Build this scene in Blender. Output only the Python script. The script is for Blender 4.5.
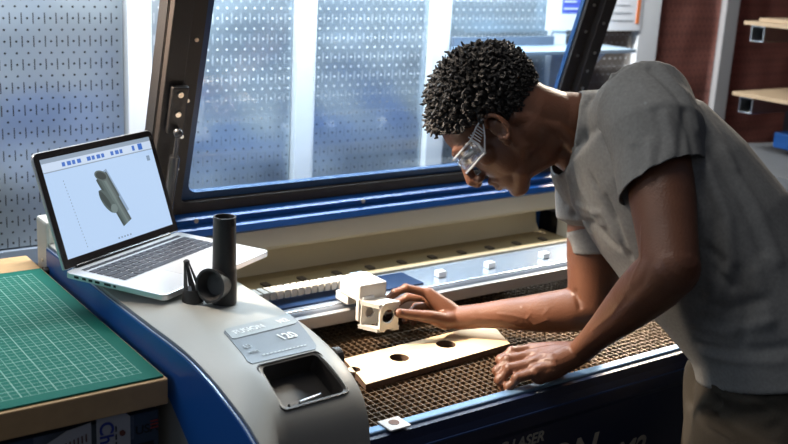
import bpy, bmesh, math, random
import numpy as np
from mathutils import Vector, Matrix, noise
for o in list(bpy.data.objects): bpy.data.objects.remove(o, do_unlink=True)
S = bpy.context.scene
COL = S.collection
V = Vector
random.seed(4)
PI = math.pi

# ------------------------------------------------------------------ camera
FPX, CX, CY = 1040., 394., 222.
_ex = np.array([1474., -202., FPX]); _ex /= np.linalg.norm(_ex)
_dn = np.array([-141., 3678., FPX]); _dn /= np.linalg.norm(_dn)
_dn -= _ex*(_dn@_ex); _dn /= np.linalg.norm(_dn)
_ez = -_dn; _ey = np.cross(_ez, _ex)
RW = np.array([_ex, _ey, _ez])                    # camera axes (right, down, forward) -> world
CAM = np.array([0., 0., 1.70])
cd = bpy.data.cameras.new('camera'); cam = bpy.data.objects.new('camera', cd); COL.objects.link(cam)
m = RW @ np.diag([1, -1, -1.])
cam.matrix_world = Matrix.Translation(V(CAM)) @ Matrix([list(r) for r in m]).to_4x4()
cd.sensor_width = 36; cd.lens = 36*FPX/788; cd.clip_start = .05
cd.dof.use_dof = True; cd.dof.focus_distance = 1.85; cd.dof.aperture_fstop = 4.5
S.camera = cam
def at(u, v, d):                                  # a surveyed point: image position and true distance along the view axis
    return V(CAM + RW@(np.array([(u-CX)/FPX, (v-CY)/FPX, 1.])*d))
def to_px(P):
    c = (P-CAM)@RW
    return CX+FPX*c[:, 0]/c[:, 2], CY+FPX*c[:, 1]/c[:, 2], c[:, 2]

# ------------------------------------------------------------------ light
w = bpy.data.worlds.new('world'); S.world = w; w.use_nodes = True
w.node_tree.nodes['Background'].inputs[0].default_value = (.55, .7, 1, 1)
w.node_tree.nodes['Background'].inputs[1].default_value = .10
def area(name, loc, aim, sx, sy, watt, color, spread=180):
    l = bpy.data.lights.new(name, 'AREA'); l.shape = 'RECTANGLE'; l.size = sx; l.size_y = sy
    l.energy = watt; l.color = color; l.spread = math.radians(spread)
    o = bpy.data.objects.new(name, l); COL.objects.link(o)
    o.location = loc; o.rotation_euler = (V(aim)-V(loc)).to_track_quat('-Z', 'Y').to_euler()
    return o
area('wall_tube_light', (1.55, 2.20, 2.12), (1.55, 2.42, 1.2), 1.7, .12, 52, (.95, .98, 1))
area('ceiling_light', (.8, 1.75, 2.9), (1.15, 1.6, 1.0), 1.3, .5, 19, (1, .96, .90))
area('added_hand_spot', (.25, 2.1, 2.15), (1.30, 1.50, .95), .25, .25, 6.5, (1, .82, .64), 36)  # added unseen spot, narrowed to warm the far forearm, hands and board
area('window_daylight', (-1.9, 2.0, 2.2), (1.3, 2.2, 1.1), 1.2, 1.4, 14, (.72, .85, 1))
area('added_rim_light', (2.75, 2.2, 1.95), (1.40, 1.35, 1.0), .4, .4, 9, (1, .86, .70), 70)  # added unseen warm light for the rim on arms and hands
area('room_light', (-.6, -1.0, 2.7), (1.3, 1.3, 1.0), 1.6, 1.6, 2.5, (1, .93, .85))
vs = S.view_settings
vs.view_transform = 'Standard'; vs.look = 'None'; vs.exposure = 0.0; vs.gamma = 1; vs.use_curve_mapping = False

# ------------------------------------------------------------------ materials
MATS = {}
def mat(name, color, rough=.5, metal=0., noise_s=0, noise_a=0., bump=0., bump_s=200, emit=None, emit_s=0, alpha=None, trans=0, coat=0, spec=None):
    if name in MATS: return MATS[name]
    m = bpy.data.materials.new(name); m.use_nodes = True; nt = m.node_tree; N = nt.nodes; L = nt.links
    b = N['Principled BSDF']
    b.inputs['Base Color'].default_value = (*color, 1); b.inputs['Roughness'].default_value = rough; b.inputs['Metallic'].default_value = metal
    if spec is not None: b.inputs['Specular IOR Level'].default_value = spec
    b.inputs['Coat Weight'].default_value = coat
    b.inputs['Transmission Weight'].default_value = trans
    tc = N.new('ShaderNodeTexCoord')
    if noise_s:
        n = N.new('ShaderNodeTexNoise'); n.inputs['Scale'].default_value = noise_s; n.inputs['Detail'].default_value = 6
        L.new(tc.outputs['Object'], n.inputs['Vector'])
        mx = N.new('ShaderNodeMix'); mx.data_type = 'RGBA'
        mx.inputs['A'].default_value = (*[c*(1-noise_a) for c in color], 1); mx.inputs['B'].default_value = (*[min(1, c*(1+noise_a)) for c in color], 1)
        L.new(n.outputs['Fac'], mx.inputs['Factor']); L.new(mx.outputs['Result'], b.inputs['Base Color'])
    if bump:
        n2 = N.new('ShaderNodeTexNoise'); n2.inputs['Scale'].default_value = bump_s; n2.inputs['Detail'].default_value = 4
        L.new(tc.outputs['Object'], n2.inputs['Vector'])
        bp = N.new('ShaderNodeBump'); bp.inputs['Strength'].default_value = bump; bp.inputs['Distance'].default_value = .002
        L.new(n2.outputs['Fac'], bp.inputs['Height']); L.new(bp.outputs['Normal'], b.inputs['Normal'])
    if emit: b.inputs['Emission Color'].default_value = (*emit, 1); b.inputs['Emission Strength'].default_value = emit_s
    if alpha is not None: b.inputs['Alpha'].default_value = alpha
    MATS[name] = m; return m
def node(nt, typ, **kw):
    n = nt.nodes.new(typ)
    for k, v in kw.items(): setattr(n, k, v)
    return n
def mth(nt, op, a, b=None, c=None):
    n = nt.nodes.new('ShaderNodeMath'); n.operation = op
    for i, x in enumerate((a, b, c)):
        if x is None: continue
        if isinstance(x, (int, float)): n.inputs[i].default_value = x
        else: nt.links.new(x, n.inputs[i])
    return n.outputs[0]
def peg_mat(name, color, hole, rough=.33, metal=.6, pale=False):
    m = mat(name, color, rough, metal); nt = m.node_tree; b = nt.nodes['Principled BSDF']
    tc = node(nt, 'ShaderNodeTexCoord'); sp = node(nt, 'ShaderNodeSeparateXYZ'); nt.links.new(tc.outputs['Object'], sp.inputs[0])
    p = .0265
    u = mth(nt, 'DIVIDE', sp.outputs['X'], p); v = mth(nt, 'DIVIDE', sp.outputs['Z'], p)
    fu = mth(nt, 'SUBTRACT', mth(nt, 'FRACT', mth(nt, 'ADD', u, 100)), .5); fv = mth(nt, 'SUBTRACT', mth(nt, 'FRACT', mth(nt, 'ADD', v, 100)), .5)
    d = mth(nt, 'SQRT', mth(nt, 'ADD', mth(nt, 'MULTIPLY', fu, fu), mth(nt, 'MULTIPLY', fv, fv)))
    h = mth(nt, 'LESS_THAN', d, .105)
    su = mth(nt, 'ABSOLUTE', mth(nt, 'SUBTRACT', mth(nt, 'FRACT', mth(nt, 'ADD', u, 100.5)), .5))
    sv = mth(nt, 'ABSOLUTE', mth(nt, 'SUBTRACT', mth(nt, 'FRACT', mth(nt, 'ADD', mth(nt, 'MULTIPLY', v, .5), 50.25)), .5))
    s = mth(nt, 'MULTIPLY', mth(nt, 'LESS_THAN', su, .05), mth(nt, 'LESS_THAN', sv, .24))
    # no perforation within the folded rim
    f = mth(nt, 'MAXIMUM', h, mth(nt, 'MULTIPLY', s, .45 if pale else 1.0))
    lo = mth(nt, 'MULTIPLY', mth(nt, 'GREATER_THAN', sp.outputs['X'], -.205), mth(nt, 'LESS_THAN', sp.outputs['X'], .205))
    f = mth(nt, 'MULTIPLY', f, lo)
    n = node(nt, 'ShaderNodeTexNoise'); n.inputs['Scale'].default_value = 3.5; n.inputs['Detail'].default_value = 1
    gm = node(nt, 'ShaderNodeNewGeometry'); nt.links.new(gm.outputs['Position'], n.inputs['Vector'])
    bp = node(nt, 'ShaderNodeBump'); bp.inputs['Strength'].default_value = .7; bp.inputs['Distance'].default_value = .08
    nt.links.new(n.outputs['Fac'], bp.inputs['Height']); nt.links.new(bp.outputs['Normal'], b.inputs['Normal'])
    mx = node(nt, 'ShaderNodeMix', data_type='RGBA'); mx.inputs['A'].default_value = (*color, 1); mx.inputs['B'].default_value = (*hole, 1)
    if pale:      # light from behind painted into the upper perforations, fading to dark lower ones
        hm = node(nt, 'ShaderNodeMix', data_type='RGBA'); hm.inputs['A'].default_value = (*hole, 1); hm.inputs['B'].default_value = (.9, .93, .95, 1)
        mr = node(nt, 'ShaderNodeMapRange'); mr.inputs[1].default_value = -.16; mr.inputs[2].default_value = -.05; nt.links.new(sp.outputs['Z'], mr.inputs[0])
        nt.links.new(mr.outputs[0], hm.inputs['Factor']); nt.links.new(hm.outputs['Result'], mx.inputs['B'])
    nt.links.new(f, mx.inputs['Factor']); nt.links.new(mx.outputs['Result'], b.inputs['Base Color'])
    nt.links.new(mth(nt, 'MULTIPLY', mth(nt, 'SUBTRACT', 1, f), metal), b.inputs['Metallic'])
    nt.links.new(mth(nt, 'ADD', mth(nt, 'MULTIPLY', f, .5), rough), b.inputs['Roughness'])
    return m

M_white = mat('white_paint', (.82, .84, .85), .45)
M_steel = mat('brushed_steel', (.62, .64, .66), .3, 1)
M_screw = mat('screw_metal', (.75, .72, .66), .3, 1)
M_dark = mat('dark_gap', (.012, .012, .014), .7)
M_black = mat('black_coating', (.022, .019, .018), .42, bump=.15, bump_s=900)
M_brownblack = mat('lid_inner_coating', (.026, .020, .017), .5, noise_s=9, noise_a=.25, bump=.2, bump_s=900)
M_blue = mat('blue_enamel', (.010, .070, .26), .32, bump=.05, bump_s=600)
M_navy = mat('navy_enamel', (.012, .02, .055), .4, bump=.1, bump_s=500)
M_grey = mat('warm_grey_enamel', (.34, .345, .325), .42, bump=.08, bump_s=700)
M_cream = mat('cream_enamel', (.62, .57, .45), .5)
M_bar = mat('gantry_aluminium', (.62, .70, .80), .25, .8)
M_bar_reflection = mat('gantry_reflection_blue', (.012, .035, .10), .3, .3)
M_lgrey = mat('light_grey_paint_and_shade', (.55, .55, .55), .4)
M_plastic = mat('black_print_plastic', (.018, .018, .019), .45, bump=.25, bump_s=1400)
M_ply = mat('plywood', (.62, .47, .29), .6, noise_s=14, noise_a=.12)
M_plyedge = mat('burnt_plywood_edge', (.09, .05, .03), .8, noise_s=120, noise_a=.5)
M_mdf = mat('wood_board', (.50, .32, .15), .6, noise_s=40, noise_a=.18)
M_alu = mat('laptop_aluminium', (.74, .75, .77), .33, .75)
M_key = mat('key_black', (.012, .014, .024), .45)
M_bezel = mat('screen_bezel', (.012, .011, .012), .18)
M_skin = mat('brown_skin', (.128, .050, .025), .45, noise_s=22, noise_a=.28, bump=.35, bump_s=260)
M_hair = mat('black_hair', (.011, .009, .008), .65, noise_s=60, noise_a=.5)
M_shirt = mat('grey_cotton', (.185, .185, .18), .92, noise_s=170, noise_a=.28, bump=.35, bump_s=900, spec=.2)
M_trouser = mat('dark_khaki_cotton', (.042, .036, .028), .9, noise_s=300, noise_a=.3, bump=.3, bump_s=600, spec=.2)
M_clear = mat('clear_polycarbonate', (.95, .97, 1), .05, trans=.9, spec=.6)
M_mesh = mat('honeycomb_steel', (.17, .115, .07), .4, .5, noise_s=30, noise_a=.5)
M_tray = mat('scorched_tray', (.035, .017, .008), .5, .2, noise_s=12, noise_a=.7)

# ------------------------------------------------------------------ helpers
WL = {}
def link(name, me, m, parent=None, loc=None, smooth=False):
    """mesh given in world coordinates -> object whose origin is its parent's base (or loc)"""
    base = WL.get(parent.name, V((0, 0, 0))) if parent else (V(loc) if loc is not None else V((0, 0, 0)))
    me.transform(Matrix.Translation(-base))
    if m and not me.materials: me.materials.append(m)
    if smooth:
        for p in me.polygons: p.use_smooth = True
    o = bpy.data.objects.new(name, me); COL.objects.link(o)
    if parent: o.parent = parent
    else: o.location = base
    WL[o.name] = base
    return o
def obj(name, bm, m, parent=None, loc=None, smooth=False, bevel=0, kind=None, label=None):
    me = bpy.data.meshes.new(name)
    bmesh.ops.recalc_face_normals(bm, faces=bm.faces)
    bm.to_mesh(me); bm.free()
    o = link(name, me, m, parent, loc, smooth)
    if bevel:
        b = o.modifiers.new('bevel', 'BEVEL'); b.width = bevel; b.segments = 2; b.limit_method = 'ANGLE'; b.angle_limit = .6
    if smooth: auto(o)
    if kind: o['kind'] = kind
    if label: o['label'] = label
    return o
def auto(o, ang=40):
    me = o.data
    bm = bmesh.new(); bm.from_mesh(me)
    for e in bm.edges:
        if len(e.link_faces) == 2 and e.calc_face_angle(0) > math.radians(ang): e.smooth = False
    bm.to_mesh(me); bm.free()
def tag(o, label, cat, group=None):
    o['label'] = label; o['category'] = cat
    if group: o['group'] = group
    return o
def thing(name, label, cat, loc, group=None):
    o = bpy.data.objects.new(name, None); COL.objects.link(o); o.location = loc; o.empty_display_size = .05
    WL[o.name] = V(loc); return tag(o, label, cat, group)
def struct(name, bm, m, **k):
    o = obj(name, bm, m, **k); o['kind'] = 'structure'; return o
def B(): return bmesh.new()
def box(bm, a, b, mtx=None):
    a, b = V(a), V(b)
    vs_ = [bm.verts.new((x, y, z)) for x in (a.x, b.x) for y in (a.y, b.y) for z in (a.z, b.z)]
    for f in ((0, 1, 3, 2), (4, 6, 7, 5), (0, 4, 5, 1), (2, 3, 7, 6), (0, 2, 6, 4), (1, 5, 7, 3)): bm.faces.new([vs_[i] for i in f])
    if mtx: bmesh.ops.transform(bm, matrix=mtx, verts=vs_)
    return vs_
def bx(a, b): bm = B(); box(bm, a, b); return bm
def frame(dirn, ref=(0, 0, 1)):
    d = V(dirn).normalized(); r = V(ref)
    if abs(d.dot(r)) > .98: r = V((1, 0, 0))
    x = r.cross(d).normalized(); return x, d.cross(x).normalized(), d
def tube(bm, pts, radii, n=20, rb=None, ref=(0, 0, 1), caps='round'):
    """swept tube; radii along x, rb along y of the section (y lies towards ref)"""
    pts = [V(p) for p in pts]; K = len(pts); rb = rb or radii
    rings = []
    def ring(c, x, y, a, b): return [bm.verts.new(c + x*(a*math.cos(2*PI*i/n)) + y*(b*math.sin(2*PI*i/n))) for i in range(n)]
    for k in range(K):
        d = (pts[min(k+1, K-1)]-pts[max(k-1, 0)])
        x, y, dd = frame(d, ref)
        if k == 0 and caps == 'round':
            for t in (80, 60, 40, 20):
                a = math.radians(t); rings.append(ring(pts[0]-dd*(min(radii[0], rb[0])*math.sin(a)), x, y, radii[0]*math.cos(a), rb[0]*math.cos(a)))
        rings.append(ring(pts[k], x, y, radii[k], rb[k]))
        if k == K-1 and caps == 'round':
            for t in (20, 40, 60, 80):
                a = math.radians(t); rings.append(ring(pts[-1]+dd*(min(radii[-1], rb[-1])*math.sin(a)), x, y, radii[-1]*math.cos(a), rb[-1]*math.cos(a)))
    for a, b in zip(rings, rings[1:]):
        for i in range(n): bm.faces.new((a[i], a[(i+1) % n], b[(i+1) % n], b[i]))
    if caps != 'open':
        bm.faces.new(rings[0][::-1]); bm.faces.new(rings[-1])
    return rings
def cyl(bm, a, b, r, n=24, r2=None): tube(bm, [a, b], [r, r2 if r2 is not None else r], n, caps='flat')
def ellip(bm, c, axes, radii, n=24, mrings=14):
    c = V(c); X, Y, Z = [V(a) for a in axes]; rows = []
    for i in range(1, mrings):
        t = PI*i/mrings
        rows.append([bm.verts.new(c + Z*(radii[2]*math.cos(t)) + (X*(radii[0]*math.cos(2*PI*j/n)) + Y*(radii[1]*math.sin(2*PI*j/n)))*math.sin(t)) for j in range(n)])
    top = bm.verts.new(c+Z*radii[2]); bot = bm.verts.new(c-Z*radii[2])
    for j in range(n):
        bm.faces.new((top, rows[0][j], rows[0][(j+1) % n])); bm.faces.new((bot, rows[-1][(j+1) % n], rows[-1][j]))
    for a, b in zip(rows, rows[1:]):
        for j in range(n): bm.faces.new((a[j], b[j], b[(j+1) % n], a[(j+1) % n]))
def prism(bm, pts, off):
    """closed polygon (3D points) extruded by vector off"""
    a = [bm.verts.new(V(p)) for p in pts]; b = [bm.verts.new(V(p)+V(off)) for p in pts]
    bm.faces.new(a); bm.faces.new(b[::-1]); n = len(a)
    for i in range(n): bm.faces.new((a[i], b[i], b[(i+1) % n], a[(i+1) % n]))
def plate_bm(c, X, Y, w_, h_, th, r=0, n=5, holes=()):
    """rounded rectangle plate, corner at c, along X (w_) and Y (h_), thickness along X x Y"""
    c, X, Y = V(c), V(X).normalized(), V(Y).normalized(); Z = X.cross(Y)
    bm = B(); pts = []
    if r:
        for cx_, cy_, a0 in ((w_-r, r, -90), (w_-r, h_-r, 0), (r, h_-r, 90), (r, r, 180)):
            for k in range(n+1):
                a = math.radians(a0+90*k/n); pts.append(c+X*(cx_+r*math.cos(a))+Y*(cy_+r*math.sin(a)))
    else: pts = [c, c+X*w_, c+X*w_+Y*h_, c+Y*h_]
    prism(bm, pts, Z*th); return bm
def evaluated(bm, mods):
    me = bpy.data.meshes.new('t'); bm.to_mesh(me); bm.free()
    o = bpy.data.objects.new('t', me); COL.objects.link(o)
    for typ, kw in mods:
        md = o.modifiers.new('m', typ)
        for k, v in kw.items(): setattr(md, k, v)
    dg = bpy.context.evaluated_depsgraph_get(); ev = o.evaluated_get(dg)
    r = bpy.data.meshes.new_from_object(ev, depsgraph=dg)
    bpy.data.objects.remove(o, do_unlink=True); bpy.data.meshes.remove(me)
    return r
def remeshed(bm, vox, smooth=4, fac=.5):
    bmesh.ops.recalc_face_normals(bm, faces=bm.faces)
    return evaluated(bm, [('REMESH', dict(mode='VOXEL', voxel_size=vox)), ('SMOOTH', dict(factor=fac, iterations=smooth))])
def co_of(me): a = np.empty(len(me.vertices)*3); me.vertices.foreach_get('co', a); return a.reshape(-1, 3)
def nor_of(me):
    a = np.empty(len(me.vertices)*3, np.float32); me.vertex_normals.foreach_get('vector', a); return a.reshape(-1, 3).astype(float)
def set_co(me, a): me.vertices.foreach_set('co', a.ravel()); me.update()
def seg_dist(P, line):
    best = np.full(len(P), 9.)
    for a, b in zip(line, line[1:]):
        a = np.array(a); b = np.array(b); ab = b-a; t = np.clip(((P-a)@ab)/max(ab@ab, 1e-9), 0, 1)
        best = np.minimum(best, np.linalg.norm(P-(a+t[:, None]*ab), axis=1))
    return best
def carve(me, lines):
    """raise (amp>0) or sink (amp<0) soft ridges along lines drawn on the camera-facing side of a mesh.
    a line is ([(u,v),...], amp, width)"""
    P = co_of(me); N = nor_of(me); disp = np.zeros(len(P))
    u, v, d = to_px(P); face = ((CAM-P)*N).sum(1) > 0
    idx = np.where(face)[0]
    for pts, amp, wid in lines:
        L3 = []
        for (a, b) in pts:
            q = (u[idx]-a)**2+(v[idx]-b)**2
            near = idx[q < max(9, q.min()+2)]
            L3.append(P[near[np.argmin(d[near])]])
        dd = seg_dist(P, L3); disp += amp*np.exp(-(dd/wid)**2)
    set_co(me, P+N*disp[:, None])
def text_obj(name, s, origin, X, Y, size, m, parent=None, shear=0, th=.0006, bold=False, label=None):
    c = bpy.data.curves.new(name, 'FONT'); c.body = s; c.size = size; c.shear = shear; c.extrude = th
    if bold: c.offset = size*.02
    t = bpy.data.objects.new('t', c); COL.objects.link(t)
    dg = bpy.context.evaluated_depsgraph_get()
    me = bpy.data.meshes.new_from_object(t.evaluated_get(dg)); bpy.data.objects.remove(t, do_unlink=True)
    X, Y = V(X).normalized(), V(Y).normalized(); Z = X.cross(Y)
    me.transform(Matrix.Translation(V(origin)) @ Matrix((X, Y, Z)).transposed().to_4x4())
    me.materials.clear(); o = link(name, me, m, parent)
    if label: o['label'] = label
    return o
def dup(o, loc, label=None, rot=None):
    r = o.copy(); COL.objects.link(r); r.location = loc
    if rot is not None: r.rotation_euler = rot
    if label: r['label'] = label
    for c in list(o.children):
        k = c.copy(); COL.objects.link(k); k.parent = r
    return r

# ------------------------------------------------------------------ setting
struct('floor', bx((-3, -2.5, -.1), (4.9, 2.6, 0)), mat('concrete_floor', (.13, .13, .13), .6, noise_s=3, noise_a=.3))
struct('wall_back', bx((-3, 2.5, 0), (4.9, 2.6, 3)), mat('back_wall_paint', (.30, .32, .34), .7))
struct('wall_right', bx((4.8, -2.5, 0), (4.9, 2.5, 3)), mat('brick_red_wall', (.16, .045, .035), .8, noise_s=3, noise_a=.5))
struct('wall_front', bx((-3, -2.6, 0), (4.9, -2.5, 3)), mat('front_wall_paint', (.16, .13, .12), .8))

# ---- perforated steel panels between white uprights
YW = 2.45
PEG_A = peg_mat('galvanised_pegboard', (.42, .49, .55), (.012, .014, .016))
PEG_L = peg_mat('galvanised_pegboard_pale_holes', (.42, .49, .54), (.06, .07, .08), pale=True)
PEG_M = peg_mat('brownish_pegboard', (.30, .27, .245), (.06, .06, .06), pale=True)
PEG_R = peg_mat('red_reflection_pegboard', (.46, .19, .15), (.05, .03, .03), rough=.28, metal=.55)  # red base colour paints a reddish reflection into the steel
struts = [.47, .99, 1.465, 1.926, 2.41, 2.834, 3.28]
def panel(m, label, x0, x1):
    z0, zc, z1 = .943, 1.365, 1.79; xc = (x0+x1)/2
    bm = B(); hw = (x1-x0)/2-.004
    box(bm, (xc-hw, YW, z0), (xc+hw, YW+.0015, z1))
    for s in (-1, 1): box(bm, (xc+s*hw-.001, YW+.0015, z0+.0015), (xc+s*hw+.001, YW+.02, z1-.0015))
    return tag(obj('pegboard_panel', bm, m, loc=(xc, YW, zc)), label, 'pegboard panel', 'perforated steel wall panels')
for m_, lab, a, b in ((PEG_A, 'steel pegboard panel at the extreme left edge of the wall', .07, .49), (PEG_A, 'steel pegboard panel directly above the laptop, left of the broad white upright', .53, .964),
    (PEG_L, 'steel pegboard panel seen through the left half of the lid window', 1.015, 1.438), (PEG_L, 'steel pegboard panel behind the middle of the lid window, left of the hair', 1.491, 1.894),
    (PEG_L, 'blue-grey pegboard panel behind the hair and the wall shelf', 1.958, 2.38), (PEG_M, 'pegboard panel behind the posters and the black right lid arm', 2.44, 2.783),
    (PEG_R, 'steel pegboard panel tinted with a red reflection, between the two right uprights, above the back', 2.885, 3.242), (PEG_R, 'dark panel tinted with a red reflection, behind the plywood shelf boards at the right', 3.318, 3.74)): panel(m_, lab, a, b)
SL = [('white wall upright between the far left panel and the laptop panel', .49, .53), ('broad white wall upright just left of the lid arm', .964, 1.015), ('white wall upright seen through the middle of the lid window', 1.438, 1.491),
      ('white wall upright in line with the front of the hair', 1.894, 1.958), ('white wall upright between the wall shelf and the left poster', 2.38, 2.44), ('white wall upright right of the posters above the shoulder', 2.783, 2.885), ('white wall upright greyed by painted shade, on the reddish panels near the right side', 3.242, 3.318)]
for i, (lab, a, b) in enumerate(SL):
    bm = B(); box(bm, (a, YW-.022, .2), (b, YW+.04, 2.2)); box(bm, (b, YW-.004, .2), (b+.018, YW+.04, 2.2))
    tag(obj('wall_upright', bm, M_lgrey if i == 6 else M_white, loc=((a+b)/2, YW, .2), bevel=.002), lab, 'wall upright', 'wall uprights')  # last white upright gets grey: weaker light painted into its colour
M_ledge = mat('blue_grey_rail', (.30, .36, .44), .4, .2)
tag(obj('wall_rail', bx((-.2, YW-.012, .90), (2.2, YW+.03, .938)), M_ledge, loc=(.5, YW, .9)), 'grey rail under the lowest pegboard panels behind the machine', 'rail')
tag(obj('lower_wall_board', bx((-.4, YW+.01, .35), (2.3, YW+.03, .895)), mat('board_grey', (.45, .48, .52), .6), loc=(.5, YW, .35)), 'plain grey board on the wall below the rail', 'board')
# wall shelf behind the head
t = thing('wall_shelf', 'narrow pale blue metal shelf on the wall behind the hair', 'shelf', (2.2, 2.43, 1.39))
obj('shelf_board', bx((1.965, 2.27, 1.392), (2.60, 2.427, 1.404)), mat('shelf_blue', (.42, .55, .68), .35, .3), t, bevel=.001)
obj('shelf_back_lip', bx((1.965, 2.415, 1.405), (2.375, 2.427, 1.432)), mat('shelf_lip', (.12, .15, .2), .4), t)
bm = B(); prism(bm, [(2.46, 2.427, 1.39), (2.46, 2.28, 1.39), (2.46, 2.427, 1.25)], (.012, 0, 0)); obj('bracket', bm, M_white, t)
# posters
t = thing('wall_poster', 'white poster with a blue panel and yellow bar left of the black lid arm', 'poster', (2.5, 2.425, 1.45), 'papers pinned beside the lid arm')
obj('sheet', bx((2.34, 2.424, 1.45), (2.60, 2.4255, 1.80)), mat('paper_white', (.85, .87, .9), .6), t)
bm = B(); box(bm, (2.405, 2.4225, 1.505), (2.49, 2.424, 1.70)); obj('blue_panel', bm, mat('poster_blue', (.10, .14, .62), .6), t)
obj('yellow_bar', bx((2.497, 2.4225, 1.455), (2.55, 2.424, 1.78)), mat('poster_yellow', (.75, .72, .10), .6), t)
bm = B()
for k in range(8): box(bm, (2.412, 2.421, 1.515+k*.022), (2.475-(k % 3)*.01, 2.4225, 1.521+k*.022))
obj('text_lines', bm, mat('poster_line', (.65, .7, .95), .6), t)
t = thing('wall_poster', 'white paper with an orange strip and faint text right of the black lid arm', 'poster', (2.7, 2.425, 1.45), 'papers pinned beside the lid arm')
obj('sheet', bx((2.61, 2.424, 1.447), (2.782, 2.4255, 1.80)), MATS['paper_white'], t)
obj('orange_strip', bx((2.757, 2.4225, 1.47), (2.772, 2.424, 1.75)), mat('poster_orange', (.8, .22, .06), .6), t)
bm = B()
for k in range(10): box(bm, (2.63, 2.4225, 1.48+k*.025), (2.74-(k % 4)*.01, 2.424, 1.484+k*.025))
obj('text_lines', bm, mat('poster_grey', (.55, .57, .6), .6), t)

# cantilever shelves on the right
def steel_tube(bm, c, X, Y, L_, s=.05, wl=.004):
    """square tube; open end at c facing the viewer, running along L_"""
    c, X, Y, L_ = V(c), V(X), V(Y), V(L_)
    for (a, b, p, q) in ((0, s, 0, wl), (0, s, s-wl, s), (0, wl, wl, s-wl), (s-wl, s, wl, s-wl)):
        prism(bm, [c+X*a+Y*p, c+X*b+Y*p, c+X*b+Y*q, c+X*a+Y*q], L_)
M_ply2 = mat('pale_plywood', (.40, .29, .18), .6, noise_s=16, noise_a=.15)
for k, (zt, zb, lab, n) in enumerate(((1.506, 1.452, 'upper', 2), (1.287, 1.232, 'lower', 1))):
    x0 = 2.872-.052*k; y0 = 2.055-.03*k
    t = thing('shelf_arm', lab+' square steel tube arm under plywood, near the right edge', 'shelf arm', (x0, y0, zb), 'steel tube arms of the plywood shelves')
    bm = B(); steel_tube(bm, (x0+.01, y0, zb-.003), (0, -1, 0), (0, 0, 1), (.50, 0, 0)); obj('square_tube', bm, M_steel, t, bevel=.001)
    for q in range(n):
        tag(obj('plywood_board', bx((x0-.004+.02*q, 1.25, zt-.006+.0125*q), (x0+.45, y0+.02-.04*q, zt+.006+.0125*q)), M_ply2, loc=(x0, 1.9, zt), bevel=.001),
            ['single plywood board lying on the lower steel arm', 'lower plywood board of the two on the upper steel arm', 'top plywood board of the two on the upper steel arm'][0 if k else 1+q], 'plywood board', 'plywood boards on the right shelves')
tag(obj('rack_column', bx((3.32, 1.98, 0), (3.40, 2.06, 2.1)), M_black, loc=(3.36, 2.02, 0)), 'dark steel column carrying the plywood shelves', 'column')
# side bench with a grey cover, far right
t = thing('side_bench', 'low bench draped with a grey cover behind the back, right edge', 'bench', (2.95, 1.85, 0))
bm = bx((2.62, 1.45, .0), (3.5, 2.05, 1.10)); bmesh.ops.subdivide_edges(bm, edges=bm.edges, cuts=12, use_grid_fill=True)
for v in bm.verts:
    if v.co.z > .6: v.co.z += .025*noise.noise(v.co*6); v.co.x += .02*noise.noise(v.co*5)
obj('grey_cover', bm, mat('grey_sheet', (.12, .125, .13), .7), t, smooth=True)
tag(obj('blue_box', bx((2.93, 1.86, 1.122), (3.03, 1.95, 1.172)), M_blue, loc=(2.98, 1.9, 1.122), bevel=.004), 'small bright blue box on the grey covered bench, right edge', 'box')

# ------------------------------------------------------------------ work table with cutting mat
t = thing('work_table', 'plywood-topped work table at the left carrying the green mat', 'table', (.1, 1.7, 0))
obj('table_top', bx((-.5, 1.362, 1.002), (.597, 2.06, 1.044)), M_mdf, t, bevel=.002)
for (x, y) in ((-.45, 1.48), (-.45, 2.0), (.53, 2.0), (.53, 1.8)): obj('leg', bx((x, y-.03, 0), (x+.05, y+.02, 1.002)), M_black, t)
M_matg = mat('cutting_mat_green', (.012, .16, .125), .75, spec=.2); nt = M_matg.node_tree
b_ = nt.nodes['Principled BSDF']; tc = node(nt, 'ShaderNodeTexCoord'); sp = node(nt, 'ShaderNodeSeparateXYZ'); nt.links.new(tc.outputs['Object'], sp.inputs[0])
def gridline(out, p, wd):
    f = mth(nt, 'ABSOLUTE', mth(nt, 'SUBTRACT', mth(nt, 'FRACT', mth(nt, 'ADD', mth(nt, 'DIVIDE', out, p), 100.5)), .5))
    return mth(nt, 'LESS_THAN', f, wd/p)
ins = mth(nt, 'MULTIPLY', mth(nt, 'MULTIPLY', mth(nt, 'GREATER_THAN', sp.outputs['X'], -.88), mth(nt, 'LESS_THAN', sp.outputs['X'], -.024)),
          mth(nt, 'MULTIPLY', mth(nt, 'GREATER_THAN', sp.outputs['Y'], .024), mth(nt, 'LESS_THAN', sp.outputs['Y'], .565)))
g = mth(nt, 'MULTIPLY', mth(nt, 'MAXIMUM', gridline(sp.outputs['X'], .0127, .00045), gridline(sp.outputs['Y'], .0127, .00045)), .42)
g2 = mth(nt, 'MULTIPLY', mth(nt, 'MAXIMUM', gridline(sp.outputs['X'], .0508, .0006), gridline(sp.outputs['Y'], .0508, .0006)), .6)
g = mth(nt, 'MULTIPLY', mth(nt, 'MAXIMUM', g, g2), ins)
mx = node(nt, 'ShaderNodeMix', data_type='RGBA'); mx.inputs['A'].default_value = (.006, .125, .095, 1); mx.inputs['B'].default_value = (.50, .75, .64, 1)
nt.links.new(g, mx.inputs['Factor']); nt.links.new(mx.outputs['Result'], b_.inputs['Base Color'])
tag(obj('cutting_mat', bx((-.35, 1.368, 1.0445), (.592, 1.955, 1.0475)), M_matg, loc=(.592, 1.368, 1.0445)), 'green self-healing cutting mat with a pale grid on the table', 'cutting mat')
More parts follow.
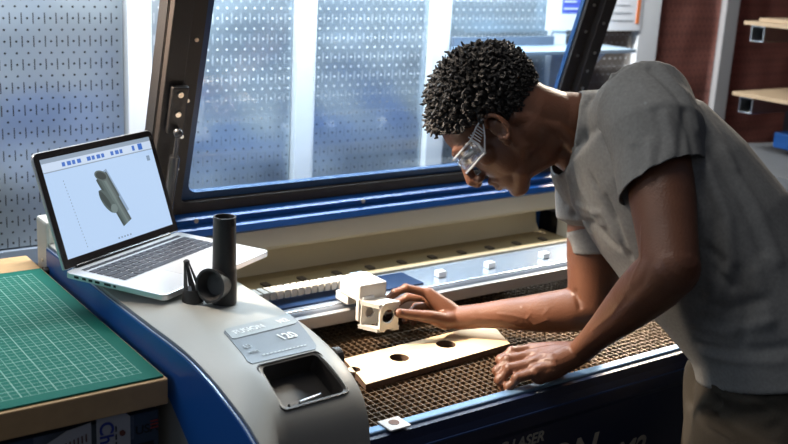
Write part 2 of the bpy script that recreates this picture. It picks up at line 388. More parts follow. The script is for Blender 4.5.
# box and tags under the table
t = thing('storage_box', 'dark blue cardboard box with a flag print, under the table edge', 'box', (.3, 1.55, .6))
obj('carton', bx((.05, 1.385, .62), (.592, 1.74, .985)), mat('blue_carton', (.035, .06, .10), .6, noise_s=8, noise_a=.3), t, bevel=.003)
M_print = mat('carton_print', (.01, .012, .018), .6)
text_obj('printed_word', 'USA', (.553, 1.3845, .951), (1, 0, 0), (0, 0, 1), .02, M_print, t, th=.0002, bold=True)
bm = B()
for k in range(3): box(bm, (.577, 1.3836, .956+.0055*k), (.590, 1.3848, .9585+.0055*k))
obj('flag_print', bm, mat('flag_red', (.30, .04, .04), .6), t, label='red striped flag print')
obj('carton_panel', bx((.557, 1.3838, .80), (.582, 1.3848, .935)), M_print, t)
obj('grey_band', bx((.40, 1.3842, .945), (.551, 1.3848, .985)), mat('carton_band', (.10, .13, .18), .6), t)
def tag_card(pts, hole, txt, label, first):
    t = thing('paper_tag', label, 'tag', pts[0], 'paper tags hanging below the table edge')
    bm = B(); prism(bm, pts, (0, .0012, 0)); obj('card', bm, mat('tag_paper', (.42, .42, .41), .7), t)
    if hole: bm = B(); cyl(bm, (hole[0], 1.3715, hole[1]), (hole[0], 1.3735, hole[1]), .0045, 16); obj('eyelet', bm, mat('tag_eyelet', (.16, .05, .03), .6), t)
    return t
y = 1.374
t = tag_card([(.489, y, .88), (.489, y, .998), (.495, y, 1.001), (.530, y, 1.000), (.541, y, .99), (.541, y, .88)], (.528, .966), '', 'cream hanging tag with blue lettering and a brown eyelet', 1)
text_obj('blue_lettering', 'Chubb', (.494, y-.001, .990), (0, 0, -1), (1, 0, 0), .030, mat('ink_blue', (.03, .05, .25), .6), t, th=.0002, bold=True)
bm = B()
for k in range(6): box(bm, (.5175, y-.0008, .97-.013*k), (.5195, y, .979-.013*k))
obj('small_print', bm, M_print, t)
t = tag_card([(.405, y, .88), (.415, y, .975), (.445, y, .989), (.481, y, .994), (.481, y, .88)], None, '', 'cream hanging tag printed with small brown lines, left of the blue-lettered one', 0)
bm = B()
for k in range(9):
    for q in range(4): box(bm, (.424+.006*k, y-.0008, .966+.0014*k-.021*q-.012), (.4262+.006*k, y, .966+.0014*k-.021*q))
obj('small_print', bm, mat('ink_brown', (.12, .06, .05), .6), t)

# ------------------------------------------------------------------ laser cutter
X0, XI, X1 = .613, .845, 2.075
LC = thing('laser_cutter', 'large blue and grey laser cutter with its black lid raised, centre', 'laser cutter', (1.34, 1.2, 0))
# console: loft across x of side profiles (y, z)
PL = [(2.03, 1.09), (1.75, 1.09), (1.60, 1.091), (1.46, 1.093), (1.37, 1.095), (1.30, 1.092), (1.206, 1.078), (1.107, 1.048), (1.03, .98), (.99, .90), (.97, .80), (.97, .55)]
PC = [(2.03, 1.10), (1.75, 1.10), (1.60, 1.102), (1.46, 1.105), (1.385, 1.106), (1.31, 1.105), (1.235, 1.098), (1.165, 1.068), (1.137, 1.03), (1.128, .95), (1.124, .85), (1.12, .55)]
PR = [(2.03, 1.085), (1.75, 1.087), (1.60, 1.089), (1.467, 1.088), (1.41, 1.087), (1.357, 1.085), (1.29, 1.075), (1.232, 1.054), (1.192, 1.018), (1.174, .95), (1.169, .85), (1.166, .55)]
bm = B(); secs = []
def lerp(a, b, t): return [((1-t)*p[0]+t*q[0], (1-t)*p[1]+t*q[1]) for p, q in zip(a, b)]
def smooth_prof(P):
    out = []
    for i in range(len(P)-1):
        p0, p1, p2, p3 = P[max(i-1, 0)], P[i], P[i+1], P[min(i+2, len(P)-1)]
        for k in range(4):
            t_ = k/4
            out.append(tuple(.5*((2*p1[c])+(-p0[c]+p2[c])*t_+(2*p0[c]-5*p1[c]+4*p2[c]-p3[c])*t_**2+(-p0[c]+3*p1[c]-3*p2[c]+p3[c])*t_**3) for c in (0, 1)))
    return out+[P[-1]]
for x, pr in [(X0, PL)]+[(.66+(XI-.008-.66)*k/8, lerp(PC, PR, k/8)) for k in range(9)]+[(XI, [(a, b-.008) for a, b in PR])]:
    secs.append([bm.verts.new((x, p[0], p[1])) for p in smooth_prof(pr)])
for a, b in zip(secs, secs[1:]):
    for i in range(len(a)-1): bm.faces.new((a[i], a[i+1], b[i+1], b[i]))
for s_ in (secs[0], secs[-1]):
    lo = [bm.verts.new((s_[0].co.x, 2.03, .55))]
    bm.faces.new(s_+lo)
console = obj('console', bm, M_grey, LC, smooth=True)
# recess cut with a boolean
def console_frame():
    o = V((.705, 1.279, 1.087)); Xr = (V((.812, 1.288, 1.073))-o); Yr = (V((.676, 1.150, 1.060))-V((.705, 1.279, 1.087)))
    return o, Xr.normalized(), Yr
from mathutils.bvhtree import BVHTree
_b = bmesh.new(); _b.from_mesh(console.data); _b.transform(Matrix.Translation(WL[LC.name])); CT = BVHTree.FromBMesh(_b); _b.free()
def on_console(u, v):
    h_ = CT.ray_cast(V(CAM), (at(u, v, 1)-V(CAM)).normalized())[0]
    if h_ is None: r_ = at(u, v, 1)-V(CAM); h_ = CT.find_nearest(V(CAM)+r_*((1.085-CAM[2])/r_.z))[0]
    return h_
c_tl, c_tr, c_br, c_bl = [on_console(*p) for p in ((257, 367), (317, 352), (349, 392), (283, 411))]
down = V((0, .30, -1)).normalized()
def quad_ring(k, dz, inset=.012, n=5):
    cen = (c_tl+c_tr+c_br+c_bl)/4; out = []
    cs = [cen+(c-cen)*k for c in (c_tl, c_tr, c_br, c_bl)]
    for i in range(4):
        p, c, q = cs[i-1], cs[i], cs[(i+1) % 4]
        a = c+(p-c).normalized()*inset; b = c+(q-c).normalized()*inset
        for j in range(n+1):
            t_ = j/n; out.append((a*(1-t_)**2+c*2*t_*(1-t_)+b*t_*t_)+down*dz)
    return out
cut = B(); A_ = [cut.verts.new(p) for p in quad_ring(1, -.04)]; Bq = [cut.verts.new(p) for p in quad_ring(.98, .045)]
cut.faces.new(A_); cut.faces.new(Bq[::-1])
for i in range(len(A_)): cut.faces.new((A_[i], Bq[i], Bq[(i+1) % len(A_)], A_[(i+1) % len(A_)]))
bmesh.ops.recalc_face_normals(cut, faces=cut.faces)
cme = bpy.data.meshes.new('c'); cut.to_mesh(cme); cut.free()
cme.transform(Matrix.Translation(-WL[LC.name])); co_ = bpy.data.objects.new('c', cme); COL.objects.link(co_); co_.location = WL[LC.name]
md = console.modifiers.new('b', 'BOOLEAN'); md.object = co_; md.solver = 'EXACT'; md.operation = 'DIFFERENCE'
bpy.context.view_layer.update(); dg = bpy.context.evaluated_depsgraph_get()
nm = bpy.data.meshes.new_from_object(console.evaluated_get(dg)); console.modifiers.clear(); console.data = nm
bpy.data.objects.remove(co_, do_unlink=True)
# tray liner
bm = B(); r0 = [bm.verts.new(p) for p in quad_ring(.995, -.001)]; r1 = [bm.verts.new(p) for p in quad_ring(.93, .0)]; r2 = [bm.verts.new(p) for p in quad_ring(.90, .030)]
for a, b in ((r0, r1), (r1, r2)):
    for i in range(len(a)): bm.faces.new((a[i], b[i], b[(i+1) % len(a)], a[(i+1) % len(a)]))
bm.faces.new(r2)
obj('storage_recess', bm, mat('recess_plastic', (.035, .032, .030), .4), LC, smooth=True)
bm = B(); r0 = quad_ring(1.03, -.001); tube(bm, r0+[r0[0]], [.0016]*(len(r0)+1), 8, caps='flat'); obj('recess_rim', bm, M_black, LC, smooth=True)
# label plate
la, lb, lc, ld = [on_console(*p) for p in ((222, 331), (290, 315), (318, 349), (249, 365))]
bm = B()
def lab_pt(s, t_, dz=0):
    p = (la*(1-s)+lb*s)*(1-t_)+(ld*(1-s)+lc*s)*t_
    q, nr, _, _ = CT.find_nearest(p)
    if nr.z < 0: nr = -nr
    return q+nr*dz
def curved_patch(bm, s0, s1, t0, t1, dz, n=14, corner=.05):
    g_ = []
    for j_ in range(n+1):
        t_ = t0+(t1-t0)*j_/n; dd = min(t_-t0, t1-t_)
        ins_ = corner*.8*(1-math.sqrt(max(0, 1-(1-min(1, dd/corner))**2)))
        g_.append([bm.verts.new(lab_pt(s0+ins_+(s1-s0-2*ins_)*i_/n, t_, dz)) for i_ in range(n+1)])
    for a, b in zip(g_, g_[1:]):
        for i_ in range(n): bm.faces.new((a[i_], a[i_+1], b[i_+1], b[i_]))
    r_ = bmesh.ops.extrude_face_region(bm, geom=list(bm.faces))
    bmesh.ops.translate(bm, verts=[q for q in r_['geom'] if isinstance(q, bmesh.types.BMVert)], vec=(0, 0, -.003))
curved_patch(bm, 0, 1, 0, 1, .0012)
plate = obj('name_plate', bm, mat('plate_grey_blue', (.14, .16, .18), .38, .1), LC)
bm = B(); curved_patch(bm, .02, .98, .0, .34, .0024, corner=.05); obj('plate_band', bm, mat('plate_pale', (.27, .30, .31), .4, .1), plate)
lx = (lb-la).normalized(); ly = (la-ld).normalized(); ly = (ly-lx*ly.dot(lx)).normalized()
M_ink = mat('plate_ink', (.75, .8, .82), .4)
def plate_text(name, txt, s_, t_, size, m_, **k):
    o = lab_pt(s_, t_, .0026); fx = (lab_pt(s_+.25, t_, .0026)-o).normalized(); fy = (lab_pt(s_, t_-.2, .0026)-o); fy = (fy-fx*fy.dot(fx)).normalized()
    text_obj(name, txt, o, fx, fy, size, m_, plate, th=.0003, **k)
plate_text('number', '120', .60, .66, .026, M_ink, bold=True)
plate_text('small_number', '60', .08, .66, .016, mat('plate_ink_dim', (.45, .5, .54), .4))
plate_text('watt_print', 'watt', .08, .80, .012, MATS['plate_ink_dim'])
plate_text('band_lettering', 'FUSION', .10, .24, .020, mat('plate_white', (.62, .66, .68), .4), bold=True, shear=.2)
plate_text('band_lettering', 'M2', .74, .24, .020, MATS['plate_white'], bold=True, shear=.2)
bm = B()
for k in range(12): box(bm, (0, 0, 0), (.0055, .0018, .0004), Matrix.Translation(lab_pt(.22+.055*k, .90, .0026)) @ Matrix((lx, ly, lx.cross(ly))).transposed().to_4x4())
obj('small_print', bm, M_ink, plate)
# blue side panel with bevelled edge
edge_t = [(1.965, 1.083), (1.75, 1.083), (1.60, 1.084), (1.46, 1.086), (1.37, 1.088), (1.30, 1.086), (1.206, 1.071), (1.107, 1.041), (1.03, .975), (.985, .90), (.96, .80), (.96, .60)]
edge_b = [(1.06, .60), (1.19, .80), (1.312, .953), (1.384, 1.00), (1.965, 1.0)]
prof = smooth_prof(edge_t)+edge_b
bm = B(); prism(bm, [(X0-.006, p[0], p[1]) for p in prof], (.007, 0, 0)); obj('side_panel', bm, mat('bright_blue_enamel', (.012, .105, .38), .35), LC, bevel=.0015)
bm = B(); tp = smooth_prof(edge_t); tube(bm, [(X0-.004, p[0], p[1]+.0015) for p in tp], [.0011]*len(tp), 6, caps='flat'); obj('panel_edge', bm, mat('edge_bright', (.5, .6, .75), .3, .5), LC)
obj('lower_cabinet', bx((X0+.01, 1.21, .1), (X0+.03, 2.02, 1.0)), M_navy, LC)
bm = B(); box(bm, (X0-.004, 1.966, .70), (XI, 2.03, 1.135)); obj('rear_end_block', bm, mat('ivory_enamel', (.60, .60, .56), .5), LC, bevel=.006)
bm = B(); cyl(bm, (X0-.016, 1.955, 1.04), (X0, 1.955, 1.04), .0085, 20); obj('side_knob', bm, M_black, LC)
bm = B(); cyl(bm, (X0-.007, 1.99, 1.052), (X0-.004, 1.99, 1.052), .0035, 12); obj('screw', bm, M_screw, LC)
bm = B(); cyl(bm, (XI, 1.335, 1.032), (XI+.03, 1.335, 1.032), .011, 20); cyl(bm, (XI+.03, 1.335, 1.032), (XI+.042, 1.335, 1.032), .017, 24); obj('side_dial', bm, M_black, LC, bevel=.001)
# cabinet, front panel
cab = obj('cabinet', bx((X0+.03, 1.235, .08), (X1, 1.93, .90)), M_navy, LC)
bm = B(); box(bm, (XI, 1.211, .93), (X1, 1.232, .9505)); obj('front_rail', bm, mat('rail_blue_grey', (.16, .27, .42), .3, .5), LC, bevel=.003)
bm = B(); prism(bm, [(XI, 1.200, .9455), (XI, 1.232, .9455), (XI, 1.232, .10), (XI, 1.205, .10), (XI, 1.2015, .875), (XI, 1.192, .89), (XI, 1.190, .915), (XI, 1.196, .93)], (X1-XI, 0, 0))
fp = obj('front_panel', bm, M_navy, LC)
bm = B(); box(bm, (XI, 1.1885, .915), (X1, 1.192, .9175)); obj('panel_seam', bm, mat('seam_blue', (.02, .05, .15), .4), LC)
M_let = mat('panel_lettering', (.36, .35, .31), .6)
text_obj('lettering', 'EPILOG LASER', (1.062, 1.2008, .848), (1, 0, 0), (0, 0, 1), .029, M_let, fp, shear=.18, bold=True)
text_obj('lettering', 'FUSION', (1.085, 1.2014, .768), (1, 0, 0), (0, 0, 1), .086, M_let, fp, shear=.2, bold=True)
text_obj('lettering', 'M2', (1.445, 1.2014, .742), (1, 0, 0), (0, 0, 1), .066, M_let, fp, shear=.2, bold=True)
# latch plate on the rail
latch = obj('latch_plate', bx((.900, 1.199, .9505), (.941, 1.236, .9535)), M_lgrey, LC, bevel=.001)
bm = B(); cyl(bm, (.921, 1.220, .953), (.921, 1.220, .9542), .009, 24); obj('latch_hole', bm, mat('latch_brown', (.10, .04, .02), .6), latch)
# interior
obj('side_wall_right', bx((X1-.02, 1.232, .86), (X1, 2.02, .995)), M_cream, LC)
obj('right_rail', bx((X1-.05, 1.9, .86), (X1-.02, 1.985, 1.05)), mat('ivory_post', (.62, .60, .53), .5), LC, bevel=.006)
obj('inner_lip', bx((XI, 1.224, .90), (XI+.004, 1.93, .98)), M_black, LC)
bm = B(); box(bm, (XI, 1.232, .90), (X1, 1.238, .945)); obj('bed_edge', bm, M_steel, LC)
obj('tray', bx((XI, 1.235, .900), (X1-.02, 1.93, .903)), M_tray, LC)
bm = B(); cw = .0140
n1 = int((X1-.02-XI)/cw)
for i in range(n1+1): box(bm, (XI+i*cw, 1.238, .922), (XI+i*cw+.0009, 1.93, .935))
n2 = int(.692/cw)
for i in range(n2+1): box(bm, (XI, 1.238+i*cw, .9222), (X1-.02, 1.238+i*cw+.0009, .9352))
obj('honeycomb_bed', bm, M_mesh, LC)
# rear: beam, recess wall, ledge
bm = B(); prism(bm, [(XI-.01, 1.97, 1.062), (XI-.01, 1.966, 1.020), (XI-.01, 1.972, 1.012), (XI-.01, 1.985, 1.012), (XI-.01, 2.08, 1.03), (XI-.01, 2.08, 1.062)], (X1-XI+.01, 0, 0))
obj('rear_beam', bm, mat('ivory_beam', (.60, .58, .52), .45), LC, bevel=.002)
bm = B(); prf = [(1.99, 1.012), (2.035, 1.0), (2.05, .985), (2.045, .955), (2.03, .932), (2.05, .90), (2.10, .90), (2.10, 1.03), (1.99, 1.03)]
prism(bm, [(XI-.01, a, b) for a, b in prf], (X1-XI-.06, 0, 0)); obj('rear_recess', bm, M_cream, LC, smooth=True)
bm = B(); box(bm, (XI-.01, 1.935, .915), (X1-.05, 2.04, .934)); obj('rear_ledge', bm, mat('ochre_ledge', (.38, .31, .18), .6), LC, bevel=.001)
for k in range(12): obj('ledge_tab', bx((XI+.05+k*.095, 1.945, .934), (XI+.066+k*.095, 1.968, .9385)), mat('tab_dark', (.10, .08, .06), .6), LC)
strip = obj('wood_strip', bx((XI, 1.885, .925), (X1-.05, 1.93, .938)), mat('wood_strip', (.55, .40, .22), .6, noise_s=20, noise_a=.2), LC)
bm = B()
for a, b in ((.90, 1.24), (1.26, 1.50), (1.53, 1.68), (1.71, 1.86)): box(bm, (a, 1.895, .9375), (b, 1.912, .9386))
obj('slot', bm, M_dark, strip)
obj('rear_housing', bx((XI-.01, 2.08, .3), (X1, 2.2, 1.062)), M_blue, LC)
obj('side_window', bx((X1-.024, 1.985, .885), (X1-.004, 2.10, .985)), M_bezel, LC)
obj('right_housing', bx((X1, 1.24, .1), (X1+.16, 2.1, .93)), M_blue, LC, bevel=.005)
fill_bar = obj('added_fill_bar', bx((1.68, 1.80, .9365), (1.90, 1.82, .972)), mat('fill_bar_case', (.6, .6, .6), .4), LC)  # added glowing bar: makes a bright patch and warms the arms
obj('fill_bar_face', bx((1.69, 1.7985, .940), (1.89, 1.80, .969)), mat('fill_bar_glow', (1, 1, 1), .4, emit=(1, .95, .85), emit_s=9), fill_bar)
# gantry
t0 = obj('gantry_beam', bx((XI+.01, 1.628, .962), (X1-.03, 1.742, 1.0)), M_bar, LC, bevel=.002)
obj('gantry_dark_reflection', bx((XI+.012, 1.645, 1.0), (1.30, 1.725, 1.0035)), M_bar_reflection, t0)  # thin navy sheet paints a dark reflection on the beam top
obj('gantry_front_strip', bx((XI+.01, 1.606, .965), (X1-.03, 1.620, .991)), mat('strip_grey', (.38, .38, .39), .35, .4), t0, bevel=.002)
obj('gantry_slot', bx((XI+.01, 1.619, .962), (X1-.03, 1.629, .978)), M_dark, t0)
obj('gantry_rear_rail', bx((XI+.01, 1.743, .965), (X1-.03, 1.75, 1.004)), mat('rail_ochre', (.30, .24, .16), .5), t0)
for x in (1.364, 1.505, 1.673):
    c_ = obj('clip', bx((x-.010, 1.662, 1.0005), (x+.012, 1.680, 1.014)), M_white, t0, bevel=.002)
# cable chain
bm = B()
for k in range(15):
    x = .90+k*.0155; box(bm, (x, 1.672+.0*k, 1.012), (x+.012, 1.705, 1.029)); box(bm, (x+.011, 1.676, 1.014), (x+.017, 1.701, 1.026))
obj('cable_chain', bm, mat('chain_plastic', (.42, .40, .36), .5), t0, bevel=.0012)
# carriage head
hx0, hx1 = 1.078, 1.142
head = obj('laser_head', bx((hx0-.002, 1.557, 1.022), (hx1-.002, 1.630, 1.058)), mat('head_white', (.52, .50, .47), .35), LC, bevel=.004)
obj('carriage_foot', bx((hx0, 1.60, 1.0045), (hx1-.006, 1.645, 1.0225)), MATS['head_white'], head, bevel=.002)
obj('logo_plate', bx((hx0+.022, 1.60, 1.058), (hx0+.05, 1.63, 1.0588)), mat('logo_blue', (.25, .4, .6), .4), head)
bm = B(); box(bm, (hx0-.004, 1.556, .985), (hx0+.012, 1.566, 1.03)); obj('side_plate', bm, MATS['nozzle_white'] if 'nozzle_white' in MATS else MATS['head_white'], head, bevel=.002)
# slotted bracket: C-shaped prisms around a round hole
bm = B(); cc = V((1.088, 1.537, .987)); n = 40
def poly_hole(bm, outer, cx_, cz_, r, y0, y1):
    """plate in xz with a round hole, from y0 to y1"""
    m_ = len(outer); n_ = m_*6; o1 = []
    for i in range(m_):
        a, b = outer[i], outer[(i+1) % m_]
        for k in range(6): o1.append((a[0]+(b[0]-a[0])*k/6, a[1]+(b[1]-a[1])*k/6))
    o1.sort(key=lambda p: math.atan2(p[1]-cz_, p[0]-cx_))
    inn = [(cx_+r*math.cos(math.atan2(p[1]-cz_, p[0]-cx_)), cz_+r*math.sin(math.atan2(p[1]-cz_, p[0]-cx_))) for p in o1]
    q = [[bm.verts.new((p[0], yy, p[1])) for p in L_] for L_ in (o1, inn) for yy in (y0, y1)]
    N_ = len(o1)
    for i in range(N_):
        j = (i+1) % N_
        bm.faces.new((q[0][i], q[0][j], q[2][j], q[2][i])); bm.faces.new((q[1][i], q[3][i], q[3][j], q[1][j]))
        bm.faces.new((q[0][i], q[1][i], q[1][j], q[0][j])); bm.faces.new((q[2][i], q[2][j], q[3][j], q[3][i]))
HS = .018; ol = [(a_+HS*.8, b_+.008) for a_, b_ in [(1.064, .968), (1.075, .962), (1.075, .968), (1.100, .968), (1.100, .962), (1.108, .966), (1.108, 1.012), (1.098, 1.022), (1.074, 1.022), (1.064, 1.014)]]
poly_hole(bm, ol, 1.098, 1.002, .0105, 1.552, 1.557)
obj('nozzle_plate', bm, mat('nozzle_white', (.56, .55, .52), .3), head)
bm = B(); poly_hole(bm, [(p[0]+.022, p[1]-.002) for p in ol], 1.120, 1.0, .014, 1.520, 1.525); obj('nozzle_plate', bm, MATS['nozzle_white'], head)
for (a, b) in (((1.060, .964), (1.075, .972)), ((1.098, .962), (1.112, .970)), ((1.062, 1.012), (1.112, 1.020))):
    bm = B(); a = (a[0]+.0144, a[1]+.008); b = (b[0]+.0144, b[1]+.008)
    prism(bm, [(a[0], 1.556, a[1]), (b[0], 1.556, a[1]), (b[0], 1.556, b[1]), (a[0], 1.556, b[1])], (.022, -.034, -.002)); obj('nozzle_bridge', bm, MATS['nozzle_white'], head)

obj('nozzle_hanger', bx((1.082, 1.553, 1.020), (1.108, 1.572, 1.034)), M_white, head)

# ---- lid
LD = V((0, -.286, .958)).normalized(); LN = V((1, 0, 0)).cross(LD)       # LN points towards the front/down
LB = V((0, 2.0, 1.113))
def lp(x, s, n=0): return V((x, 0, 0))+LB+LD*s-V((0, LD.z, -LD.y))*n          # n>0 towards the viewer
def lbox(bm, x0, x1, s0, s1, n0, n1):
    vs_ = [bm.verts.new(lp(x, s, n_)) for x in (x0, x1) for n_ in (n0, n1) for s in (s0, s1)]
    for f in ((0, 1, 3, 2), (4, 6, 7, 5), (0, 4, 5, 1), (2, 3, 7, 6), (0, 2, 6, 4), (1, 5, 7, 3)): bm.faces.new([vs_[i] for i in f])
LX0, LX1, LH = .818, 2.010, .80
def rrect(x0, x1, s0, s1, r, n=6):
    out = []
    for cx_, cy_, a0 in ((x1-r, s0+r, -90), (x1-r, s1-r, 0), (x0+r, s1-r, 90), (x0+r, s0+r, 180)):
        for k in range(n+1):
            a = math.radians(a0+90*k/n); out.append((cx_+r*math.cos(a), cy_+r*math.sin(a)))
    return out
def ring_plate(bm, outer, inner, n0, n1):
    q = [[bm.verts.new(lp(p[0], p[1], nn)) for p in L_] for L_ in (outer, inner) for nn in (n0, n1)]
    N_ = len(outer)
    for i in range(N_):
        j = (i+1) % N_
        bm.faces.new((q[0][i], q[0][j], q[2][j], q[2][i])); bm.faces.new((q[1][i], q[3][i], q[3][j], q[1][j]))
        bm.faces.new((q[0][i], q[1][i], q[1][j], q[0][j])); bm.faces.new((q[2][i], q[2][j], q[3][j], q[3][i]))
bm = B(); ring_plate(bm, rrect(LX0+.02, LX1-.02, -.008, LH-.02, .01), rrect(.917, 1.924, .047, LH-.09, .022), -.014, -.002)
lid = obj('lid', bm, mat('lid_blue', (.014, .055, .15), .35), LC)
bm = B(); ring_plate(bm, rrect(LX0+.002, 2.007, .001, LH-.01, .006), rrect(.900, 1.927, .030, LH-.08, .012), -.002, .008)
obj('inner_frame', bm, M_brownblack, lid, bevel=.001)
bm = B(); lbox(bm, LX0, LX0+.019, -.01, LH, -.032, .006); lbox(bm, LX1-.019, LX1, -.01, LH, -.032, .006); lbox(bm, LX0+.019, LX1-.019, LH-.019, LH, -.032, .006)
obj('outer_edge', bm, M_black, lid, bevel=.001)
bm = B(); lbox(bm, LX0+.003, .862, .06, LH-.01, .008, .028); obj('frame_channel', bm, M_brownblack, lid, bevel=.002)
bm = B(); lbox(bm, 1.965, 2.006, .06, LH-.01, .008, .028); obj('frame_channel', bm, M_brownblack, lid, bevel=.002)
bm = B(); lbox(bm, .9, 1.94, .03, LH-.07, -.0125, -.0095)
M_glass = bpy.data.materials.new('lid_glass'); M_glass.use_nodes = True; nt = M_glass.node_tree; nt.nodes.clear()
out = node(nt, 'ShaderNodeOutputMaterial'); tr = node(nt, 'ShaderNodeBsdfTransparent'); gl = node(nt, 'ShaderNodeBsdfGlossy'); gl.inputs['Roughness'].default_value = .04
tr.inputs[0].default_value = (.88, .95, 1, 1); ms = node(nt, 'ShaderNodeMixShader'); ms.inputs[0].default_value = .035
nt.links.new(tr.outputs[0], ms.inputs[1]); nt.links.new(gl.outputs[0], ms.inputs[2]); nt.links.new(ms.outputs[0], out.inputs[0])
obj('window_glass', bm, M_glass, lid)
# blue hinge cover below the lid
bm = B(); prf = [(1.985, 1.112), (1.972, 1.103), (1.978, 1.090), (1.962, 1.082), (1.958, 1.068), (1.966, 1.062), (2.10, 1.062), (2.10, 1.10), (2.03, 1.115)]
prism(bm, [(XI-.02, a, b) for a, b in prf], (X1-XI+.02, 0, 0)); obj('hinge_cover', bm, M_blue, LC, smooth=True)
def bolt(p, nrm, r=.0045, parent=lid):
    bm = B(); cyl(bm, p, V(p)+V(nrm)*.003, r, 14); return obj('bolt', bm, M_screw, parent)
fn = V((0, -LD.z, LD.y))
for (x, s) in ((.880, .115), (.881, .19), (.883, .27), (.885, .40), (1.982, .262), (1.98, .31), (1.948, .345), (1.985, .36), (1.950, .41), (1.982, .44), (1.95, .48)):
    bolt(lp(x, s, .028 if x > 1.96 else .008), fn, .004)
for x in (.93, 1.36, 1.80): bm = B(); cyl(bm, (x, 1.9745, 1.1005), (x, 1.970, 1.0995), .005, 14); obj('bolt', bm, M_screw, LC)
# gas strut and bracket
bk = B(); lbox(bk, .832, .868, .215, .315, .028, .042); brk = obj('strut_bracket', bk, M_black, lid, bevel=.003)
bolt(lp(.85, .300, .042), fn, .006, brk).name = 'bracket_bolt'; bolt(lp(.85, .258, .042), fn, .006, brk).name = 'bracket_bolt'
s1_ = lp(.850, .222, .052); s2_ = V((.845, 1.945, 1.085))
bm = B(); tube(bm, [s1_, s1_.lerp(s2_, .22), s1_.lerp(s2_, .221), s2_], [.0045, .0045, .0105, .0105], 16, caps='flat'); ellip(bm, s1_, ((1, 0, 0), (0, 1, 0), (0, 0, 1)), (.010, .010, .010))
obj('gas_strut', bm, mat('strut_black', (.07, .07, .075), .22, .6), LC, smooth=True)

# ---- plywood board with round holes on the bed
bd = [V((.972, 1.375)), V((1.330, 1.398)), V((1.372, 1.506)), V((1.00, 1.49))]
bm = B(); outer = [bm.verts.new((p.x, p.y, .9475)) for p in bd]
edges = [bm.edges.new((outer[i], outer[(i+1) % 4])) for i in range(4)]
for (hx, hy, r) in ((1.095, 1.445, .0185), (1.215, 1.456, .0195), (.99, 1.44, .012)):
    hv = [bm.verts.new((hx+r*math.cos(2*PI*k/28), hy+r*math.sin(2*PI*k/28), .9475)) for k in range(28)]
    edges += [bm.edges.new((hv[k], hv[(k+1) % 28])) for k in range(28)]
bmesh.ops.triangle_fill(bm, edges=edges, use_beauty=True)
fs = list(bm.faces)
r_ = bmesh.ops.extrude_face_region(bm, geom=fs)
bmesh.ops.translate(bm, verts=[g_ for g_ in r_['geom'] if isinstance(g_, bmesh.types.BMVert)], vec=(0, 0, -.0115))
bmesh.ops.recalc_face_normals(bm, faces=bm.faces); bm.normal_update()
me = bpy.data.meshes.new('plywood_sheet'); me.materials.append(M_ply); me.materials.append(M_plyedge)
for f in bm.faces: f.material_index = 1 if abs(f.normal.z) < .5 else 0
bm.to_mesh(me); bm.free()
tag(link('plywood_sheet', me, None, loc=(1.17, 1.45, .936)), 'pale plywood sheet with round holes lying on the honeycomb bed', 'plywood')

# ------------------------------------------------------------------ laptop
LXv, LYv, LZv = V((.883, .470, 0)).normalized(), V((.470, -.883, 0)).normalized(), V((0, 0, 1))
L0 = V((.555, 1.699, 1.109))
lap = thing('laptop', 'open silver laptop showing a grey pipe model, standing on the machine console', 'laptop', L0)
def lapm(o=V((0, 0, 0))): return Matrix.Translation(L0+LXv*o.x+LYv*o.y+LZv*o.z) @ Matrix((LXv, LYv, LXv.cross(LYv))).transposed().to_4x4()
# note LX x LY points down, so heights are negative in this frame
def lplate(bm, x0, y0, x1, y1, z0, z1, r=0):
    pts = []
    if r:
        for cx_, cy_, a0 in ((x1-r, y0+r, -90), (x1-r, y1-r, 0), (x0+r, y1-r, 90), (x0+r, y0+r, 180)):
            for k in range(6):
                a = math.radians(a0+90*k/5); pts.append((cx_+r*math.cos(a), cy_+r*math.sin(a)))
    else: pts = [(x0, y0), (x1, y0), (x1, y1), (x0, y1)]
    prism(bm, [L0+LXv*p[0]+LYv*p[1]+LZv*z0 for p in pts], LZv*(z1-z0))
bm = B(); lplate(bm, 0, 0, .313, .215, .001, .012, .010); base = obj('base', bm, M_alu, lap, bevel=.0015)
bm = B(); lplate(bm, .020, .016, .293, .117, .012, .0123, .003); obj('keyboard_well', bm, mat('key_well', (.50, .52, .55), .4, .5), lap)
bm = B(); lplate(bm, .1045, .128, .2085, .204, .012, .0124, .003); obj('trackpad', bm, mat('trackpad_grey', (.66, .67, .69), .3, .6), lap)
bm = B()
for (y, w_) in ((.022, .010), (.040, .008), (.054, .008), (.068, .010), (.088, .014), (.108, .005)):
    prism(bm, [L0+LXv*-.0004+LYv*y+LZv*.0045, L0+LXv*-.0004+LYv*(y+w_)+LZv*.0045, L0+LXv*-.0004+LYv*(y+w_)+LZv*.0085, L0+LXv*-.0004+LYv*y+LZv*.0085], LXv*.001)
obj('ports', bm, M_dark, lap)
rows = [[1]*14, [1]*13+[1.4], [1.4]+[1]*12+[1], [1.7]+[1]*11+[1.7], [2.2]+[1]*10+[2.2], [1, 1, 1, 1.2, 5.2, 1.2, 1, 1, 1, 1]]
proto = {}
for r, row in enumerate(rows):
    tot = sum(row); x = .0225; u_ = .268/tot
    for q in row:
        wk = q*u_-.0028; y0 = .0185+r*.0163; hk = .0135 if r else .008
        bm = B(); lplate(bm, x, y0, x+wk, y0+hk, .0122, .0136); obj('key', bm, M_key, lap, bevel=.0005); x += q*u_
bm = B(); tube(bm, [L0+LXv*.03+LYv*.001+LZv*.013, L0+LXv*.283+LYv*.001+LZv*.013], [.0045, .0045], 12); obj('hinge', bm, M_bezel, lap, smooth=True)
th_ = math.radians(19); U_ = (LZv*math.cos(th_)-LYv*math.sin(th_)).normalized(); Nf = LXv.cross(U_); Nf = Nf if Nf.dot(LYv) > 0 else -Nf
S0 = L0+LZv*.014+LYv*.001
